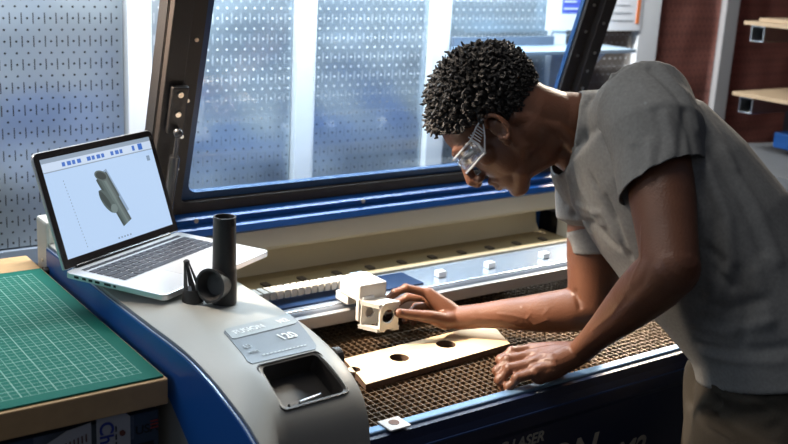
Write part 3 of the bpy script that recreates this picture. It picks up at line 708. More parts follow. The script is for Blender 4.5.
def splate(bm, x0, s0, x1, s1, n0, n1, r=0, rb=None):
    pts = []; rb = r if rb is None else rb
    if r:
        for cx_, cy_, a0, rr in ((x1-max(rb, 1e-4), s0+max(rb, 1e-4), -90, rb), (x1-r, s1-r, 0, r), (x0+r, s1-r, 90, r), (x0+max(rb, 1e-4), s0+max(rb, 1e-4), 180, rb)):
            for k in range(6):
                a = math.radians(a0+18*k); pts.append((cx_+max(rr, 1e-4)*math.cos(a), cy_+max(rr, 1e-4)*math.sin(a)))
    else: pts = [(x0, s0), (x1, s0), (x1, s1), (x0, s1)]
    prism(bm, [S0+LXv*p[0]+U_*p[1]+Nf*n0 for p in pts], Nf*(n1-n0))
bm = B(); splate(bm, 0, 0, .313, .206, -.006, 0, .012, .002); scr = obj('screen', bm, M_alu, lap, bevel=.001)
bm = B(); splate(bm, .0015, .001, .3115, .2045, 0, .0012, .011, .002); obj('bezel', bm, M_bezel, scr)
M_disp = mat('display_glow', (.02, .02, .02), .3, emit=(.50, .68, .95), emit_s=.95)
bm = B(); splate(bm, .013, .016, .300, .193, .0012, .0014); obj('display', bm, M_disp, scr)
def em(name, c, s=1): return mat(name, (.01, .01, .01), .4, emit=c, emit_s=s)
bm = B(); splate(bm, .013, .185, .300, .193, .0014, .0015); splate(bm, .013, .168, .300, .170, .0014, .00145); obj('menu_bar', bm, em('ui_grey', (.33, .42, .55), .8), scr)
bm = B(); splate(bm, .013, .170, .300, .185, .0014, .0015); obj('tool_bar', bm, em('ui_pale', (.60, .72, .90), .95), scr)
for x, w_, b0, b1 in [(.060+k*.0125, .0075+.002*(k % 2), .1735, .181) for k in range(13) if k not in (4, 9)]+[(.245, .007, .173, .1825), (.262, .012, .172, .184)]:
    bm = B(); splate(bm, x, b0, x+w_, b1, .0015, .0016); obj('tool_icon', bm, em('ui_blue', (.04, .16, .60), .9), scr)
bm = B()
for k in range(22): splate(bm, .052+.0006*k, .150-.0058*k, .0535+.0006*k, .1475-.0058*k, .0014, .0015)
for k in range(5): splate(bm, .145+k*.008, .022, .149+k*.008, .025, .0014, .0015)
splate(bm, .278, .148, .287, .158, .0014, .0015)
obj('guide_marks', bm, em('ui_mark', (.25, .36, .52), .8), scr)
# model on the display: pipe with side branch, drawn as flat shapes
def sp_poly(bm, pts, n0): prism(bm, [S0+LXv*p[0]+U_*p[1]+Nf*n0 for p in pts], Nf*.0001)
ax0, ax1 = (.145, .142), (.178, .050); dx_, dy_ = ax1[0]-ax0[0], ax1[1]-ax0[1]; ln = math.hypot(dx_, dy_); dx_, dy_ = dx_/ln, dy_/ln; px_, py_ = -dy_, dx_
def band(a, b, o0, o1): return [(ax0[0]+dx_*a+px_*o0, ax0[1]+dy_*a+py_*o0), (ax0[0]+dx_*a+px_*o1, ax0[1]+dy_*a+py_*o1), (ax0[0]+dx_*b+px_*o1, ax0[1]+dy_*b+py_*o1), (ax0[0]+dx_*b+px_*o0, ax0[1]+dy_*b+py_*o0)]
cols = [(.035, .055, .055), (.06, .09, .09), (.10, .14, .14), (.14, .19, .19), (.10, .13, .13), (.05, .07, .07)]
bm = B(); sp_poly(bm, band(-.004, .085, .010, .020), .0014); obj('model_shadow', bm, em('ui_shadow', (.28, .40, .58), .9), scr)
for k, c in enumerate(cols):
    bm = B(); w0 = -.0165+k*.0055; sp_poly(bm, band(0, .052, w0, w0+.0055), .0016); w0 = -.0135+k*.0045; sp_poly(bm, band(.052, .102, w0, w0+.0045), .0016); obj('model_pipe', bm, em('pipe_shade_%s' % 'abcdef'[k], c), scr)
def ell(bm, cx_, cy_, ra, rb, ang, n0): sp_poly(bm, [(cx_+ra*math.cos(t)*math.cos(ang)-rb*math.sin(t)*math.sin(ang), cy_+ra*math.cos(t)*math.sin(ang)+rb*math.sin(t)*math.cos(ang)) for t in [2*PI*k/24 for k in range(24)]], n0)
bm = B(); ell(bm, .145, .142, .0166, .0095, -.35, .0018); obj('model_rim', bm, em('pipe_rim', (.09, .12, .12)), scr)
bm = B(); ell(bm, .145, .142, .0130, .007, -.35, .0020); obj('model_opening', bm, em('pipe_hole', (.02, .03, .03)), scr)
bm = B(); ell(bm, .143, .094, .012, .026, .5, .0018); obj('model_branch', bm, em('pipe_shade_g', (.07, .10, .10)), scr)
bm = B(); ell(bm, .139, .097, .006, .022, .5, .0020); obj('model_fin', bm, em('pipe_shade_h', (.025, .04, .04)), scr)
bm = B(); ell(bm, .155, .078, .0085, .0085, 0, .0022); obj('model_boss', bm, em('pipe_shade_i', (.15, .20, .20)), scr)
# ------------------------------------------------------------------ printed parts on the console
pb = CT.ray_cast(V((.757, 1.497, 2)), V((0, 0, -1)))[0]+V((0, 0, .001))
t = thing('pipe_fitting', 'tall black printed pipe fitting with a side socket, standing in front of the laptop', 'pipe fitting', pb)
bm = B()
def hollow(bm, a, b, r0, r1, wl=.0022, n=40, slot=None, zs=None):
    a, b = V(a), V(b); x, y, d = frame(b-a); K = 10
    rings = []
    prof = [(r0, 0), (r1, 1), (r1-wl, 1), (r0-wl, .12 if zs is None else zs)]
    for r, s in prof: rings.append([bm.verts.new(a.lerp(b, s)+x*(r*math.cos(2*PI*i/n))+y*(r*math.sin(2*PI*i/n))) for i in range(n)])
    for p, q in zip(rings, rings[1:]):
        for i in range(n): bm.faces.new((p[i], p[(i+1) % n], q[(i+1) % n], q[i]))
    bm.faces.new(rings[0][::-1]); bm.faces.new(rings[-1])
hollow(bm, pb+V((0, 0, .06)), pb+V((.0, 0, .150)), .0200, .0188, zs=.3)
obj('upper_pipe', bm, M_plastic, t, smooth=True)
bm = B(); tube(bm, [pb, pb+V((0, 0, .050)), pb+V((0, 0, .058)), pb+V((0, 0, .066))], [.0215, .0215, .0205, .0190], 40, caps='flat'); obj('lower_pipe', bm, M_plastic, t, smooth=True)
sd = V((-.88, -.46, .12)).normalized(); sc = pb+V((-.008, -.003, .036))
bm = B(); hollow(bm, sc, sc+sd*.030, .022, .0290, .0040, zs=.45); obj('side_socket', bm, M_plastic, t, smooth=True)
bm = B(); tube(bm, [sc+sd*.008+V((.008, 0, .022)), pb+V((-.006, -.01, .068))], [.012, .008], 16); obj('socket_web', bm, M_plastic, t, smooth=True)
bm = B(); box(bm, pb+V((.004, -.0203, .137)), pb+V((.0075, -.0165, .1508))); obj('rim_notch', bm, M_dark, t)
nb = CT.ray_cast(V((.710, 1.515, 2)), V((0, 0, -1)))[0]+V((0, 0, .002))
t = thing('slotted_nozzle', 'small black slotted cone nozzle lying against the laptop edge, left of the pipe fitting', 'nozzle', nb)
ap = nb+V((-.010, .006, .068)); bm = B()
for k in range(6):
    a0 = 2*PI*k/6+.3; pts_ = []
    for q in (-.25, -.08, .08, .25):
        pts_.append(a0+q)
    lo = [nb+V((.0165*math.cos(a), .0165*math.sin(a), .012)) for a in pts_]; hi = [ap+V((.0045*math.cos(a), .0045*math.sin(a), 0)) for a in pts_]
    for i in range(3):
        prism(bm, [lo[i], lo[i+1], hi[i+1], hi[i]], -V((math.cos(a0), math.sin(a0), 0))*.0018)
obj('slotted_cone', bm, M_plastic, t)
bm = B(); tube(bm, [nb, nb+V((-.001, 0, .006)), nb+V((-.0015, .0, .022))], [.0195, .0185, .0150], 30, caps='flat'); obj('collar', bm, M_plastic, t, smooth=True)
bm = B(); ellip(bm, ap, ((1, 0, 0), (0, 1, 0), (0, 0, 1)), (.0055, .0055, .004), 16, 8); obj('tip', bm, M_plastic, t, smooth=True)
bm = B(); box(bm, nb+V((.012, -.026, 0)), nb+V((.024, -.016, .006))); obj('clip_foot', bm, M_plastic, t, bevel=.001)
# small tools in the recess
rc = quad_ring(.9, .0295); cen = sum(rc, V())/len(rc)
TX = (c_tr-c_tl).normalized(); TY = (c_tl-c_bl).normalized(); TZ = TX.cross(TY)
def tp_(x, y, z=0): return cen+TX*x+TY*y+TZ*z
for k, (x0, y0, x1, y1, z, r, lab) in enumerate(((-.016, -.030, .036, -.024, .006, .0036, 'steel rod tool lying lowest in the console recess'), (-.018, -.020, .028, -.017, .012, .0030, 'thin steel rod crossing the upper side of the tools in the recess'))):
    bm = B(); tube(bm, [tp_(x0, y0, z), tp_(x1, y1, z)], [r, r], 12); tag(obj('steel_rod', bm, M_steel, loc=tp_(x0, y0, z), smooth=True), lab, 'rod', 'tools in the console recess')
bm = B()
box(bm, (-.010, -.006, 0), (.010, .006, .005), Matrix.Translation(tp_(-.028, -.020, .004)) @ Matrix((TX, TY, TZ)).transposed().to_4x4())
box(bm, (.010, -.004, .001), (.018, .004, .004), Matrix.Translation(tp_(-.028, -.020, .004)) @ Matrix((TX, TY, TZ)).transposed().to_4x4())
tag(obj('adapter_plug', bm, M_black, loc=tp_(-.028, -.02, .004), bevel=.001), 'small dark adapter plug beside the rods in the recess', 'plug')

# ------------------------------------------------------------------ the man
man = thing('person', 'man in a grey t-shirt bending over the machine, one hand at the laser head', 'person', (1.52, .98, 0))
# head frame (left, forward, up)
def camdir(v): return V(RW@np.array(v, float)).normalized()
Fh = camdir((-.65, .745, .16)); Uh0 = camdir((-.755, -.655, .0)); Uh = (Uh0-Fh*Uh0.dot(Fh)).normalized(); Sh = Uh.cross(Fh).normalized()
HO = at(501, 124, 1.875)
def hp(s, f, u): return HO+Sh*s+Fh*f+Uh*u
HA = (Sh, Fh, Uh)
bm = B()
ellip(bm, hp(0, -.012, .042), HA, (.071, .092, .082), 32, 20)          # cranium
ellip(bm, hp(0, .030, .040), HA, (.062, .062, .058))                    # forehead
ellip(bm, hp(0, .040, -.025), HA, (.054, .048, .070))                   # mid face
ellip(bm, hp(0, .045, -.070), HA, (.040, .042, .034))                   # muzzle
ellip(bm, hp(0, .062, -.099), HA, (.022, .022, .018))                   # chin
for s in (-1, 1):
    tube(bm, [hp(.044*s, -.002, -.010), hp(.044*s, .004, -.052), hp(.032*s, .034, -.080), hp(.010*s, .058, -.094)], [.024, .022, .021, .019], 18)   # jaw line
    ellip(bm, hp(.030*s, .028, -.040), HA, (.030, .042, .046))
    ellip(bm, hp(.046*s, .055, -.018), HA, (.018, .020, .016))          # cheek bone
    tube(bm, [hp(.008*s, .093, .026), hp(.030*s, .088, .030), hp(.048*s, .070, .022)], [.0085, .008, .007], 10)   # brow
    ellip(bm, hp(.030*s, .076, .010), HA, (.014, .012, .010))           # eyeball / lids
    ellip(bm, hp(.013*s, .098, -.036), HA, (.009, .010, .008))          # nostril wing
    # ear
    e0 = hp(.068*s, .010, -.001); eo = (Sh*s*.55-Fh*.83).normalized()
    pts_ = []
    for k in range(13):
        a = math.radians(-60+270*k/12); rr = .0185+.006*math.sin(a)
        pts_.append(e0+Uh*(.032*math.sin(a)*.9+.006)+eo*(.014+.015*math.cos(a+PI))*1.0+Sh*s*.010*(1)-Fh*(.011*math.cos(a+PI)))
    ov = []
    for k in range(15):
        a = 2*PI*k/14*.80+.55; ov.append(e0+Uh*(.026*math.sin(a)+.004)+(-Fh)*(.004-.0150*math.cos(a))+Sh*s*(.013-.006*math.cos(a)))
    tube(bm, ov, [.0046]*15, 10)
    ellip(bm, e0+Uh*.002-Fh*.002+Sh*s*.003, (Fh, Uh, Sh), (.013, .023, .005))
    ellip(bm, e0+Uh*-.026+Fh*.004+Sh*s*.006, HA, (.005, .008, .009))
    tube(bm, [e0+Uh*.012-Fh*.010+Sh*s*.009, e0+Uh*-.004-Fh*.014+Sh*s*.010, e0-Uh*.016-Fh*.004+Sh*s*.009], [.003, .0032, .003], 8)
tube(bm, [hp(0, .088, .018), hp(0, .100, -.005), hp(0, .112, -.030), hp(0, .108, -.038)], [.0085, .010, .012, .010], 14)   # nose
tube(bm, [hp(-.020, .079, -.060), hp(0, .090, -.056), hp(.020, .079, -.060)], [.005, .0078, .005], 12)      # lips
tube(bm, [hp(-.017, .078, -.071), hp(0, .088, -.072), hp(.017, .078, -.071)], [.005, .0085, .005], 12)
for s in (-1, 1):
    ellip(bm, hp(.032*s, -.022, -.038), HA, (.034, .046, .046)); ellip(bm, hp(.018*s, -.028, -.066), HA, (.030, .046, .046))
# neck
NB = at(590, 128, 1.90)
tube(bm, [hp(0, -.035, .01), hp(0, -.045, -.030), at(555, 124, 1.885), NB, at(615, 140, 1.90)], [.058, .057, .058, .066, .07], 60, rb=[.062, .060, .060, .064, .07])
tube(bm, [hp(.02, .03, -.075), at(553, 150, 1.87), at(572, 158, 1.88)], [.030, .026, .03], 14)
for s in (-1, 1): tube(bm, [hp(.055*s, -.025, -.01), at(556, 128, 1.88-.045*s), at(580, 150, 1.88-.03*s)], [.016, .016, .018], 12)
# trunk
tx = [at(628, 152, 1.90), at(640, 165, 1.89), at(680, 215, 1.87), at(725, 275, 1.85), at(760, 330, 1.84), at(772, 385, 1.83), at(775, 430, 1.83)]
LATV = V((.58, .78, 0)).normalized()
tube(bm, tx, [.11, .15, .155, .14, .135, .125, .10], 28, rb=[.06, .10, .12, .115, .10, .085, .07], ref=camdir((.7, -.7, 0)))
# left (near) arm
SLp, ELp, WLp = at(652, 112, 1.76), at(671, 268, 1.625), at(580, 352, 1.86)
def seq(a, b, n): return [a.lerp(b, k/n) for k in range(n+1)]
ua = seq(SLp, ELp, 5); fa = seq(ELp, WLp, 6)
tube(bm, ua, [.044, .055, .0545, .053, .048, .045], 56)
tube(bm, [ua[1]+camdir((-1, 0, 0))*.012, ua[3]+camdir((-1, 0, 0))*.012], [.042, .036], 48)      # biceps
tube(bm, [ua[1]+camdir((1, 0, 0))*.012, ua[4]+camdir((1, 0, 0))*.008], [.042, .034], 48)        # triceps
fa2 = [p for p in fa]
tube(bm, fa2, [.046, .050, .047, .040, .034, .029, .027], 56, rb=[.046, .046, .042, .036, .029, .023, .021], ref=(0, 0, 1))
ellip(bm, ELp+camdir((.6, .5, .2))*.022, HA, (.022, .022, .022))
# left hand
def finger(bm, pts, r0, r1):
    n_ = len(pts); tube(bm, pts, [r0+(r1-r0)*k/(n_-1) for k in range(n_)], 14)
    for k in range(1, n_-1): ellip(bm, pts[k], ((1, 0, 0), (0, 1, 0), (0, 0, 1)), (r0*1.05,)*3, 12, 8)
W = WLp
lh = {'i': [(531, 350, 1.90), (512, 352, 1.888), (501, 360, 1.885), (501, 369, 1.89)],
      'm': [(530, 356, 1.873), (508, 360, 1.866), (498, 371, 1.866), (499, 380, 1.87)],
      'r': [(531, 364, 1.850), (509, 369, 1.846), (500, 380, 1.848), (503, 388, 1.855)],
      'p': [(536, 372, 1.832), (517, 378, 1.828), (509, 387, 1.832), (512, 392, 1.84)]}
for k, (f_, pts_) in enumerate(lh.items()):
    P_ = [at(*p) for p in pts_]
    tube(bm, [W.lerp(P_[0], -.05), W.lerp(P_[0], .5), P_[0]], [.020, .018, .0135], 14)
    finger(bm, P_, .0112 if f_ != 'p' else .0102, .0090 if f_ != 'p' else .0082)
    ellip(bm, P_[0]+V((0, 0, .002)), ((1, 0, 0), (0, 1, 0), (0, 0, 1)), (.012, .012, .0115), 12, 8)
tube(bm, [W, at(552, 366, 1.845), at(540, 374, 1.84)], [.023, .025, .019], 16)
tube(bm, [W+V((0, 0, -.004)), at(556, 362, 1.905), at(536, 366, 1.92), at(522, 369, 1.92)], [.016, .015, .0115, .0095], 14)   # thumb, far side
# right (far) arm
SRp, ERp, WRp = at(598, 178, 2.02), at(592, 305, 2.05), at(458, 318, 2.075)
ua = seq(SRp, ERp, 5); fa = seq(ERp, WRp, 6)
tube(bm, ua, [.064, .058, .055, .054, .050, .046], 56)
tube(bm, [ua[2]+camdir((-1, 0, 0))*.006, ua[4]+camdir((-1, -.0, 0))*.008], [.045, .040], 48)
for k, p in enumerate(fa): p += camdir((0, 1, 0))*[.0, .006, .006, .004, .001, 0, 0][k]
tube(bm, fa, [.046, .046, .043, .037, .031, .027, .0265], 56, rb=[.045, .043, .040, .034, .029, .0245, .0235], ref=(0, 0, 1))
rh = {'i': [(428, 293, 2.075), (406, 288, 2.065), (395, 293, 2.06), (387, 300, 2.06)],
      'm': [(428, 298, 2.10), (408, 297, 2.10), (397, 303, 2.095), (389, 309, 2.09)],
      'r': [(431, 304, 2.12), (416, 307, 2.12), (409, 314, 2.11), (405, 321, 2.105)],
      'p': [(436, 310, 2.125), (424, 313, 2.13), (417, 318, 2.125), (413, 323, 2.12)]}
W = WRp
for f_, pts_ in rh.items():
    P_ = [at(*p) for p in pts_]
    tube(bm, [W.lerp(P_[0], 0), W.lerp(P_[0], .5), P_[0]], [.019, .017, .0125], 14)
    finger(bm, P_, .0095 if f_ != 'p' else .0084, .0074 if f_ != 'p' else .0066)
tube(bm, [W, at(446, 309, 2.08), at(436, 300, 2.075)], [.02, .021, .015], 14)
tube(bm, [W, at(444, 321, 2.055), at(430, 317, 2.035), at(413, 315, 2.02), at(399, 313, 2.01)], [.02, .018, .0135, .0108, .0095], 16)     # thumb
ellip(bm, at(399, 313, 2.008), HA, (.0098, .0098, .0098), 12, 8)
# thighs and shins inside the trousers
hipL, hipR = at(770, 430, 1.74), at(752, 420, 1.93)
kneeL, kneeR = V((hipL.x-.05, hipL.y+.03, .50)), V((hipR.x-.04, hipR.y+.02, .50))
ankL, ankR = V((kneeL.x+.02, kneeL.y-.01, .09)), V((kneeR.x+.04, kneeR.y-.03, .09))
for h_, k_, a_ in ((hipL, kneeL, ankL), (hipR, kneeR, ankR)):
    tube(bm, [h_.lerp(k_, .12), h_.lerp(k_, .5), k_], [.066, .070, .055], 20); tube(bm, [k_, k_.lerp(a_, .35), a_], [.055, .055, .036], 20)
me = remeshed(bm, .0026, 5)
P = co_of(me)
vein = [([(521, 305), (528, 313), (524, 320), (533, 327)], .0009, .0028), ([(533, 327), (545, 322), (552, 330)], .0008, .0026), ([(470, 318), (500, 322), (521, 330)], .0012, .0028),
        ([(498, 312), (512, 316), (524, 320)], .0013, .0026), ([(545, 309), (540, 317), (545, 322)], .0007, .0026),
        ([(640, 225), (637, 262), (628, 285)], .0014, .003), ([(622, 300), (610, 316), (590, 332)], .0012, .003), ([(650, 262), (640, 285), (620, 305)], -.0015, .006),
        ([(532, 351), (552, 352)], .0014, .003), ([(532, 357), (556, 357)], .0014, .003), ([(534, 365), (556, 363)], .0014, .003),
        ([(531, 360), (548, 358)], -.0012, .0028), ([(573, 292), (578, 305)], -.003, .005),
        ([(489, 184), (496, 187)], -.0025, .003), ([(520, 188), (533, 168)], .001, .006)]
carve(me, vein)
me.materials.append(M_skin)
body = link('body', me, None, man, smooth=True)
# nails / eyes
bm = B()
for s in (-1, 1): ellip(bm, hp(.030*s, .0855, .010), HA, (.0095, .0045, .004), 16, 8)
obj('eyes', bm, mat('eye_dark', (.10, .07, .05), .2), man, smooth=True)

# hair: short twisted curls over the scalp
def hair_ok(s, f, u):
    line = [(-.13, -.060), (-.06, -.040), (-.020, -.018), (-.006, .022), (.020, .036), (.043, .044), (.072, .072), (.088, .088), (.13, .30)]
    for (a, ua_), (b, ub_) in zip(line, line[1:]):
        if a <= f <= b: return u > ua_+(ub_-ua_)*(f-a)/(b-a)
    return False
bm = B(); rnd = random.Random(7)
ellip(bm, hp(0, -.014, .047), HA, (.076, .096, .086), 48, 32)
dele = []
for v in bm.verts:
    q = v.co-HO; s, f, u = q.dot(Sh), q.dot(Fh), q.dot(Uh)
    if not hair_ok(s, f, u-.004): dele.append(v)
bmesh.ops.delete(bm, geom=dele, context='VERTS')
N_h = 1500
for i in range(N_h):
    zz = 1-2*(i+.5)/N_h; a = i*2.39996; rr = math.sqrt(1-zz*zz)
    dloc = V((rr*math.cos(a), rr*math.sin(a), zz))
    s, f, u = .075*dloc.x, -.014+.095*dloc.y, .047+.085*dloc.z
    if not hair_ok(s, f, u): continue
    root = hp(s, f, u); nrm = (Sh*dloc.x/.075+Fh*dloc.y/.095+Uh*dloc.z/.085).normalized()
    k = min(1, max(.12, (u+.02+max(0, f)*.5)/.10)); Lh = (.008+.021*k)*rnd.uniform(.75, 1.2)
    if f < -.05: Lh *= .75
    x, y, d = frame(nrm+V((rnd.uniform(-.3, .3), rnd.uniform(-.3, .3), rnd.uniform(-.3, .3)))); ph = rnd.uniform(0, 6.28); cr = .0022+.0016*k; r0 = .0030+.0016*k
    pts_ = [root-nrm*.003+d*(Lh*q/6)+(x*math.cos(ph+q*1.5)+y*math.sin(ph+q*1.5))*cr*(q/3 if q < 3 else 1) for q in range(7)]
    rad = [r0, r0, r0*1.05, r0*.95, r0*.85, r0*.65, r0*.3]
    tube(bm, pts_, rad, 6, caps='flat')
bm.normal_update()
obj('hair', bm, M_hair, man, smooth=True)

# t-shirt
bm = B()
cv = camdir((.7, -.7, 0))
sx = [at(598, 124, 1.895), at(604, 130, 1.895), at(640, 162, 1.885), at(672, 200, 1.865), at(708, 245, 1.85), at(742, 293, 1.84), at(765, 335, 1.835), at(772, 362, 1.835), at(774, 374, 1.835)]
tube(bm, sx, [.11, .155, .195, .195, .19, .185, .19, .192, .193], 44, rb=[.075, .115, .148, .158, .160, .148, .135, .130, .130], ref=cv, caps='flat')
ellip(bm, at(600, 155, 1.93), (camdir((.5, -.85, 0)), camdir((0, 0, 1)), camdir((.85, .5, 0))), (.11, .13, .085))
# collar
tube(bm, [at(570, 127, 1.892), at(586, 130, 1.892), at(620, 145, 1.892)], [.078, .090, .12], 32, rb=[.066, .078, .11], ref=camdir((.3, -.95, 0)), caps='flat')
# sleeves
slL = [SLp+camdir((-.1, -.1, .2))*.02, SLp.lerp(ELp, .15), SLp.lerp(ELp, .32), SLp.lerp(ELp, .56)]
tube(bm, [at(630, 135, 1.84)]+slL[:2]+[SLp.lerp(ELp, .26)], [.075, .082, .074, .052], 48, caps='flat')
ellip(bm, at(640, 116, 1.80), HA, (.084, .088, .084))
slR = [SRp, SRp.lerp(ERp, .3), at(600, 228, 2.03), at(601, 254, 2.03)]
tube(bm, slR, [.085, .078, .066, .062], 32, caps='flat')
me = remeshed(bm, .0042, 5)
folds = [  # near sleeve seam and folds
 ([(606, 78), (598, 110), (602, 140), (622, 168)], -.007, .006), ([(612, 74), (606, 105), (612, 135), (630, 160)], .006, .006),
 ([(620, 70), (614, 100), (622, 130)], -.004, .006), ([(652, 66), (678, 92), (690, 125), (697, 160)], -.0045, .006), ([(660, 62), (688, 92), (700, 130)], .004, .006),
 ([(640, 100), (648, 130), (640, 165)], -.003, .008), ([(655, 110), (662, 140), (655, 168)], -.0035, .007), ([(668, 112), (678, 150)], .003, .007),
 # chest side
 ([(582, 100), (574, 140), (580, 190), (600, 225)], .006, .007), ([(592, 95), (584, 140), (592, 185), (612, 220)], -.006, .007),
 ([(570, 215), (590, 225), (615, 250)], -.006, .008), ([(575, 205), (600, 215), (625, 250)], .004, .007), ([(566, 175), (572, 205), (590, 235)], .004, .006),
 ([(604, 200), (616, 230), (628, 258)], -.005, .006), ([(560, 175), (563, 205)], -.003, .006),
 # flank
 ([(700, 175), (715, 215), (712, 260), (695, 300)], -.006, .010), ([(708, 170), (728, 215), (728, 265), (710, 310)], .006, .010),
 ([(712, 150), (745, 200), (765, 250)], -.005, .010), ([(722, 150), (758, 205), (780, 260)], .004, .010),
 ([(705, 250), (720, 262), (716, 275), (730, 285)], -.006, .007), ([(700, 300), (725, 310), (760, 300)], -.005, .009), ([(690, 325), (720, 332), (765, 322)], .005, .009),
 ([(694, 345), (725, 352), (760, 350), (785, 345)], -.005, .008), ([(700, 356), (735, 364), (780, 364)], .003, .006), ([(735, 270), (745, 310), (740, 345)], -.005, .009),
 ([(755, 275), (768, 320)], .004, .010), ([(690, 90), (720, 135), (735, 165)], .003, .010)]
carve(me, [(p_, a_*(1.15 if q0 else .85), w_*(.9 if q0 else 1.15)) for p_, a_, w_ in folds for q0 in (p_[0][0] < 635,)])
P = co_of(me); N = nor_of(me)
Nz = np.array([noise.noise(V(p)*9)*.003+noise.noise(V((p[0]*26, p[1]*26, p[2]*14)))*.0008 for p in P]); set_co(me, P+N*Nz[:, None])
# open the neck, the sleeves and the hem
bm = bmesh.new(); bm.from_mesh(me); bm.normal_update()
def openings(bm, specs):
    kill = set()
    for c, d, r, dep in specs:
        d = V(d).normalized()
        for f in bm.faces:
            q = f.calc_center_median()-c; h = q.dot(d)
            if h > -dep and (q-d*h).length < r and h < .02 and f.normal.dot(d) > .6: kill.add(f)
    bmesh.ops.delete(bm, geom=list(kill), context='FACES')
    # drop crumbs, then even out the cut edges
    seen = set(); parts = []
    for f in bm.faces:
        if f in seen: continue
        st = [f]; seen.add(f); cur = []
        while st:
            g_ = st.pop(); cur.append(g_)
            for e in g_.edges:
                for h_ in e.link_faces:
                    if h_ not in seen: seen.add(h_); st.append(h_)
        parts.append(cur)
    parts.sort(key=len)
    for c in parts[:-1]: bmesh.ops.delete(bm, geom=c, context='FACES')
    bv = [v for v in bm.verts if any(e.is_boundary for e in v.link_edges)]
    for it in range(12):
        new = {}
        for v in bv:
            nb_ = [e.other_vert(v).co for e in v.link_edges if e.is_boundary]
            if len(nb_) == 2: new[v] = v.co*.5+(nb_[0]+nb_[1])*.25
        for v, c in new.items(): v.co = c
dL = (ELp-SLp).normalized(); dR = (slR[3]-slR[2]).normalized(); dN = (at(571, 126, 1.892)-at(600, 134, 1.892)).normalized(); dH = (sx[-1]-sx[-3]).normalized()
openings(bm, [(slR[3], dR, .09, .006), (sx[-1], dH, .23, .006), (at(570, 127, 1.892), dN, .09, .008)])
# near sleeve: its own shell, set into the armhole and cut along a slanting hem
b2 = B(); tube(b2, [at(640, 122, 1.80), slL[0], slL[1], slL[2], slL[3]], [.070, .086, .083, .074, .070], 64, caps='round')
sm_ = remeshed(b2, .0042, 5); carve(sm_, [(p_, a_*.8, w_*1.2) for p_, a_, w_ in folds if min(q[0] for q in p_) > 635 and max(q[1] for q in p_) < 172]+
    [([(632, 150), (640, 182)], -.004, .007), ([(646, 140), (650, 172)], .003, .007), ([(686, 110), (680, 160)], -.003, .008), ([(636, 185), (660, 172), (698, 160)], .0012, .003)])
P = co_of(sm_); N = nor_of(sm_); Nz = np.array([noise.noise(V(p)*9)*.003 for p in P]); set_co(sm_, P+N*Nz[:, None])
b2 = bmesh.new(); b2.from_mesh(sm_); nT = (dL-camdir((1, 0, 0))*-.10+camdir((-1, 0, 0))*-.30).normalized(); cS = SLp.lerp(ELp, .465)
bmesh.ops.bisect_plane(b2, geom=b2.verts[:]+b2.edges[:]+b2.faces[:], plane_co=cS, plane_no=nT, clear_outer=True)
b2.to_mesh(sm_); b2.free()
bm.from_mesh(sm_)
bm.to_mesh(me); bm.free()
me.materials.append(M_shirt)
sh = link('t_shirt', me, None, man, smooth=True)
md = sh.modifiers.new('thick', 'SOLIDIFY'); md.thickness = .0022; md.offset = -1
# trousers
bm = B()
hc = at(774, 372, 1.835)
tube(bm, [hc+V((0, 0, .03)), at(773, 400, 1.83), at(770, 432, 1.83), at(768, 450, 1.83)], [.170, .178, .172, .14], 36, rb=[.118, .125, .128, .11], ref=camdir((1, 0, 0)), caps='round')
for h_, k_, a_, s in ((hipL, kneeL, ankL, 1), (hipR, kneeR, ankR, -1)):
    h2 = h_+V((0, 0, -.0))
    tube(bm, [h2, h2.lerp(k_, .4), h2.lerp(k_, .8), k_, k_.lerp(a_, .5), a_+V((0, 0, -.02))], [.120, .108, .090, .085, .080, .078], 28, caps='flat')
tube(bm, [at(715, 375, 1.97), at(716, 410, 1.97), at(724, 450, 1.95)], [.055, .058, .075], 20)
me = remeshed(bm, .006, 4)
carve(me, [([(705, 372), (725, 385), (745, 380)], -.006, .008), ([(712, 385), (725, 395), (712, 412)], .008, .008), ([(713, 400), (735, 415), (765, 412)], -.008, .009), ([(716, 392), (745, 404), (780, 398)], .006, .009),
           ([(710, 425), (735, 437), (775, 425)], -.006, .010), ([(720, 378), (722, 395)], -.006, .008), ([(760, 385), (765, 405), (785, 415)], -.005, .009)])
P = co_of(me); N = nor_of(me); Nz = np.array([noise.noise(V(p)*8)*.006 for p in P]); set_co(me, P+N*Nz[:, None])
me.materials.append(M_trouser); link('trousers', me, None, man, smooth=True)
M_shoe = mat('dark_shoe', (.03, .028, .027), .5)
for a_ in (ankL, ankR):
    f_ = V((-.80, .60, 0)).normalized(); g_ = V((.6, .8, 0))
    bm = B(); q0 = V((a_.x, a_.y, 0))
    tube(bm, [q0-f_*.06+V((0, 0, .045)), q0+V((0, 0, .052)), q0+f_*.09+V((0, 0, .042)), q0+f_*.17+V((0, 0, .030))], [.036, .042, .046, .036], 20, rb=[.042, .050, .038, .026], ref=(0, 0, 1))
    tube(bm, [q0+V((0, 0, .05)), q0+V((0, 0, .10))], [.040, .042], 20)
    for v in bm.verts:
        if v.co.z < .003: v.co.z = .003
    obj('shoe', bm, M_shoe, man, smooth=True)

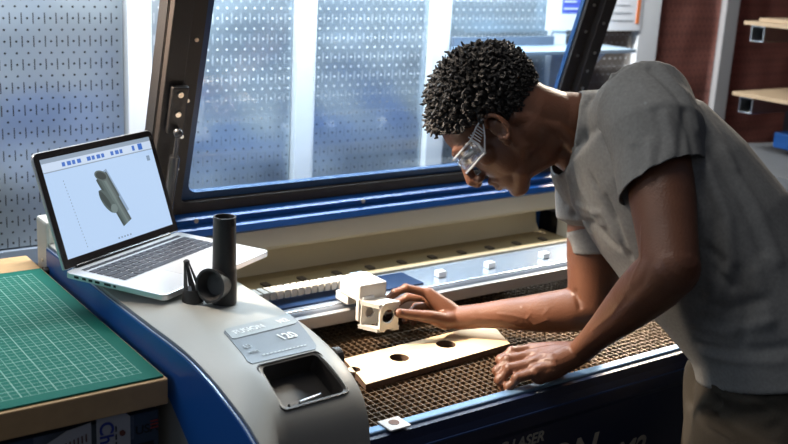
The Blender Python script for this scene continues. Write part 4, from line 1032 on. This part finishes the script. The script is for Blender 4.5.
# safety glasses
G = thing('safety_glasses', 'clear safety glasses with wide vented temples worn by the man', 'glasses', hp(0, .1, .01))
bm = B(); K = 14
def gl_pt(a, u, off=0): return hp((.070+off)*math.sin(a), .030+(.074+off)*math.cos(a), u)
for (ra, rb_) in ((-1.25, 1.25),):
    g0 = [[gl_pt(ra+(rb_-ra)*k/K, uu, oo) for k in range(K+1)] for uu, oo in ((.022, .0), (.008, .004), (-.011, .003))]
    gv = [[bm.verts.new(p) for p in row] for row in g0]
    for a, b in zip(gv, gv[1:]):
        for k in range(K): bm.faces.new((a[k], a[k+1], b[k+1], b[k]))
M_lens = bpy.data.materials.new('clear_lens'); M_lens.use_nodes = True; nt = M_lens.node_tree; nt.nodes.clear()
out = node(nt, 'ShaderNodeOutputMaterial'); tr = node(nt, 'ShaderNodeBsdfTransparent'); gl = node(nt, 'ShaderNodeBsdfGlossy'); gl.inputs['Roughness'].default_value = .12; gl.inputs[0].default_value = (.9, .93, 1, 1)
tr.inputs[0].default_value = (.9, .92, .95, 1); ms = node(nt, 'ShaderNodeMixShader'); ms.inputs[0].default_value = .22
nt.links.new(tr.outputs[0], ms.inputs[1]); nt.links.new(gl.outputs[0], ms.inputs[2]); nt.links.new(ms.outputs[0], out.inputs[0])
lens = obj('lens', bm, M_lens, G, smooth=True); md = lens.modifiers.new('s', 'SOLIDIFY'); md.thickness = .002
M_frame = mat('clear_frame', (.72, .75, .8), .15, .0, trans=.35, coat=.6)
bm = B()
for uu, oo in ((.022, .001), (-.011, .004)): tube(bm, [gl_pt(-1.25+2.5*k/20, uu, oo) for k in range(21)], [.0022]*21, 8)
for s in (-1, 1): tube(bm, [gl_pt(1.25*s, .022), gl_pt(1.3*s, .008, .004), gl_pt(1.25*s, -.011, .003)], [.0026]*3, 8)
obj('frame', bm, M_frame, G, smooth=True)
for s in (-1, 1):
    bm = B(); e = hp(.077*s, .010, .032)
    tube(bm, [gl_pt(1.25*s, .022, .001), hp(.078*s, .03, .030), e, hp(.078*s, -.004, .024)], [.0018, .0018, .0018, .0015], 8)
    tube(bm, [gl_pt(1.25*s, -.011, .003), hp(.078*s, .035, .006), e], [.0018, .0018, .0018], 8)
    for k in range(6):
        a = .052-.0035*k; tube(bm, [hp(.0775*s, a-.0015*k, .028-.0*k), hp(.0775*s, a-.001*k-.003, .006+.0035*k*.6)], [.0011]*2, 6)
    obj('temple', bm, M_frame, G, smooth=True)
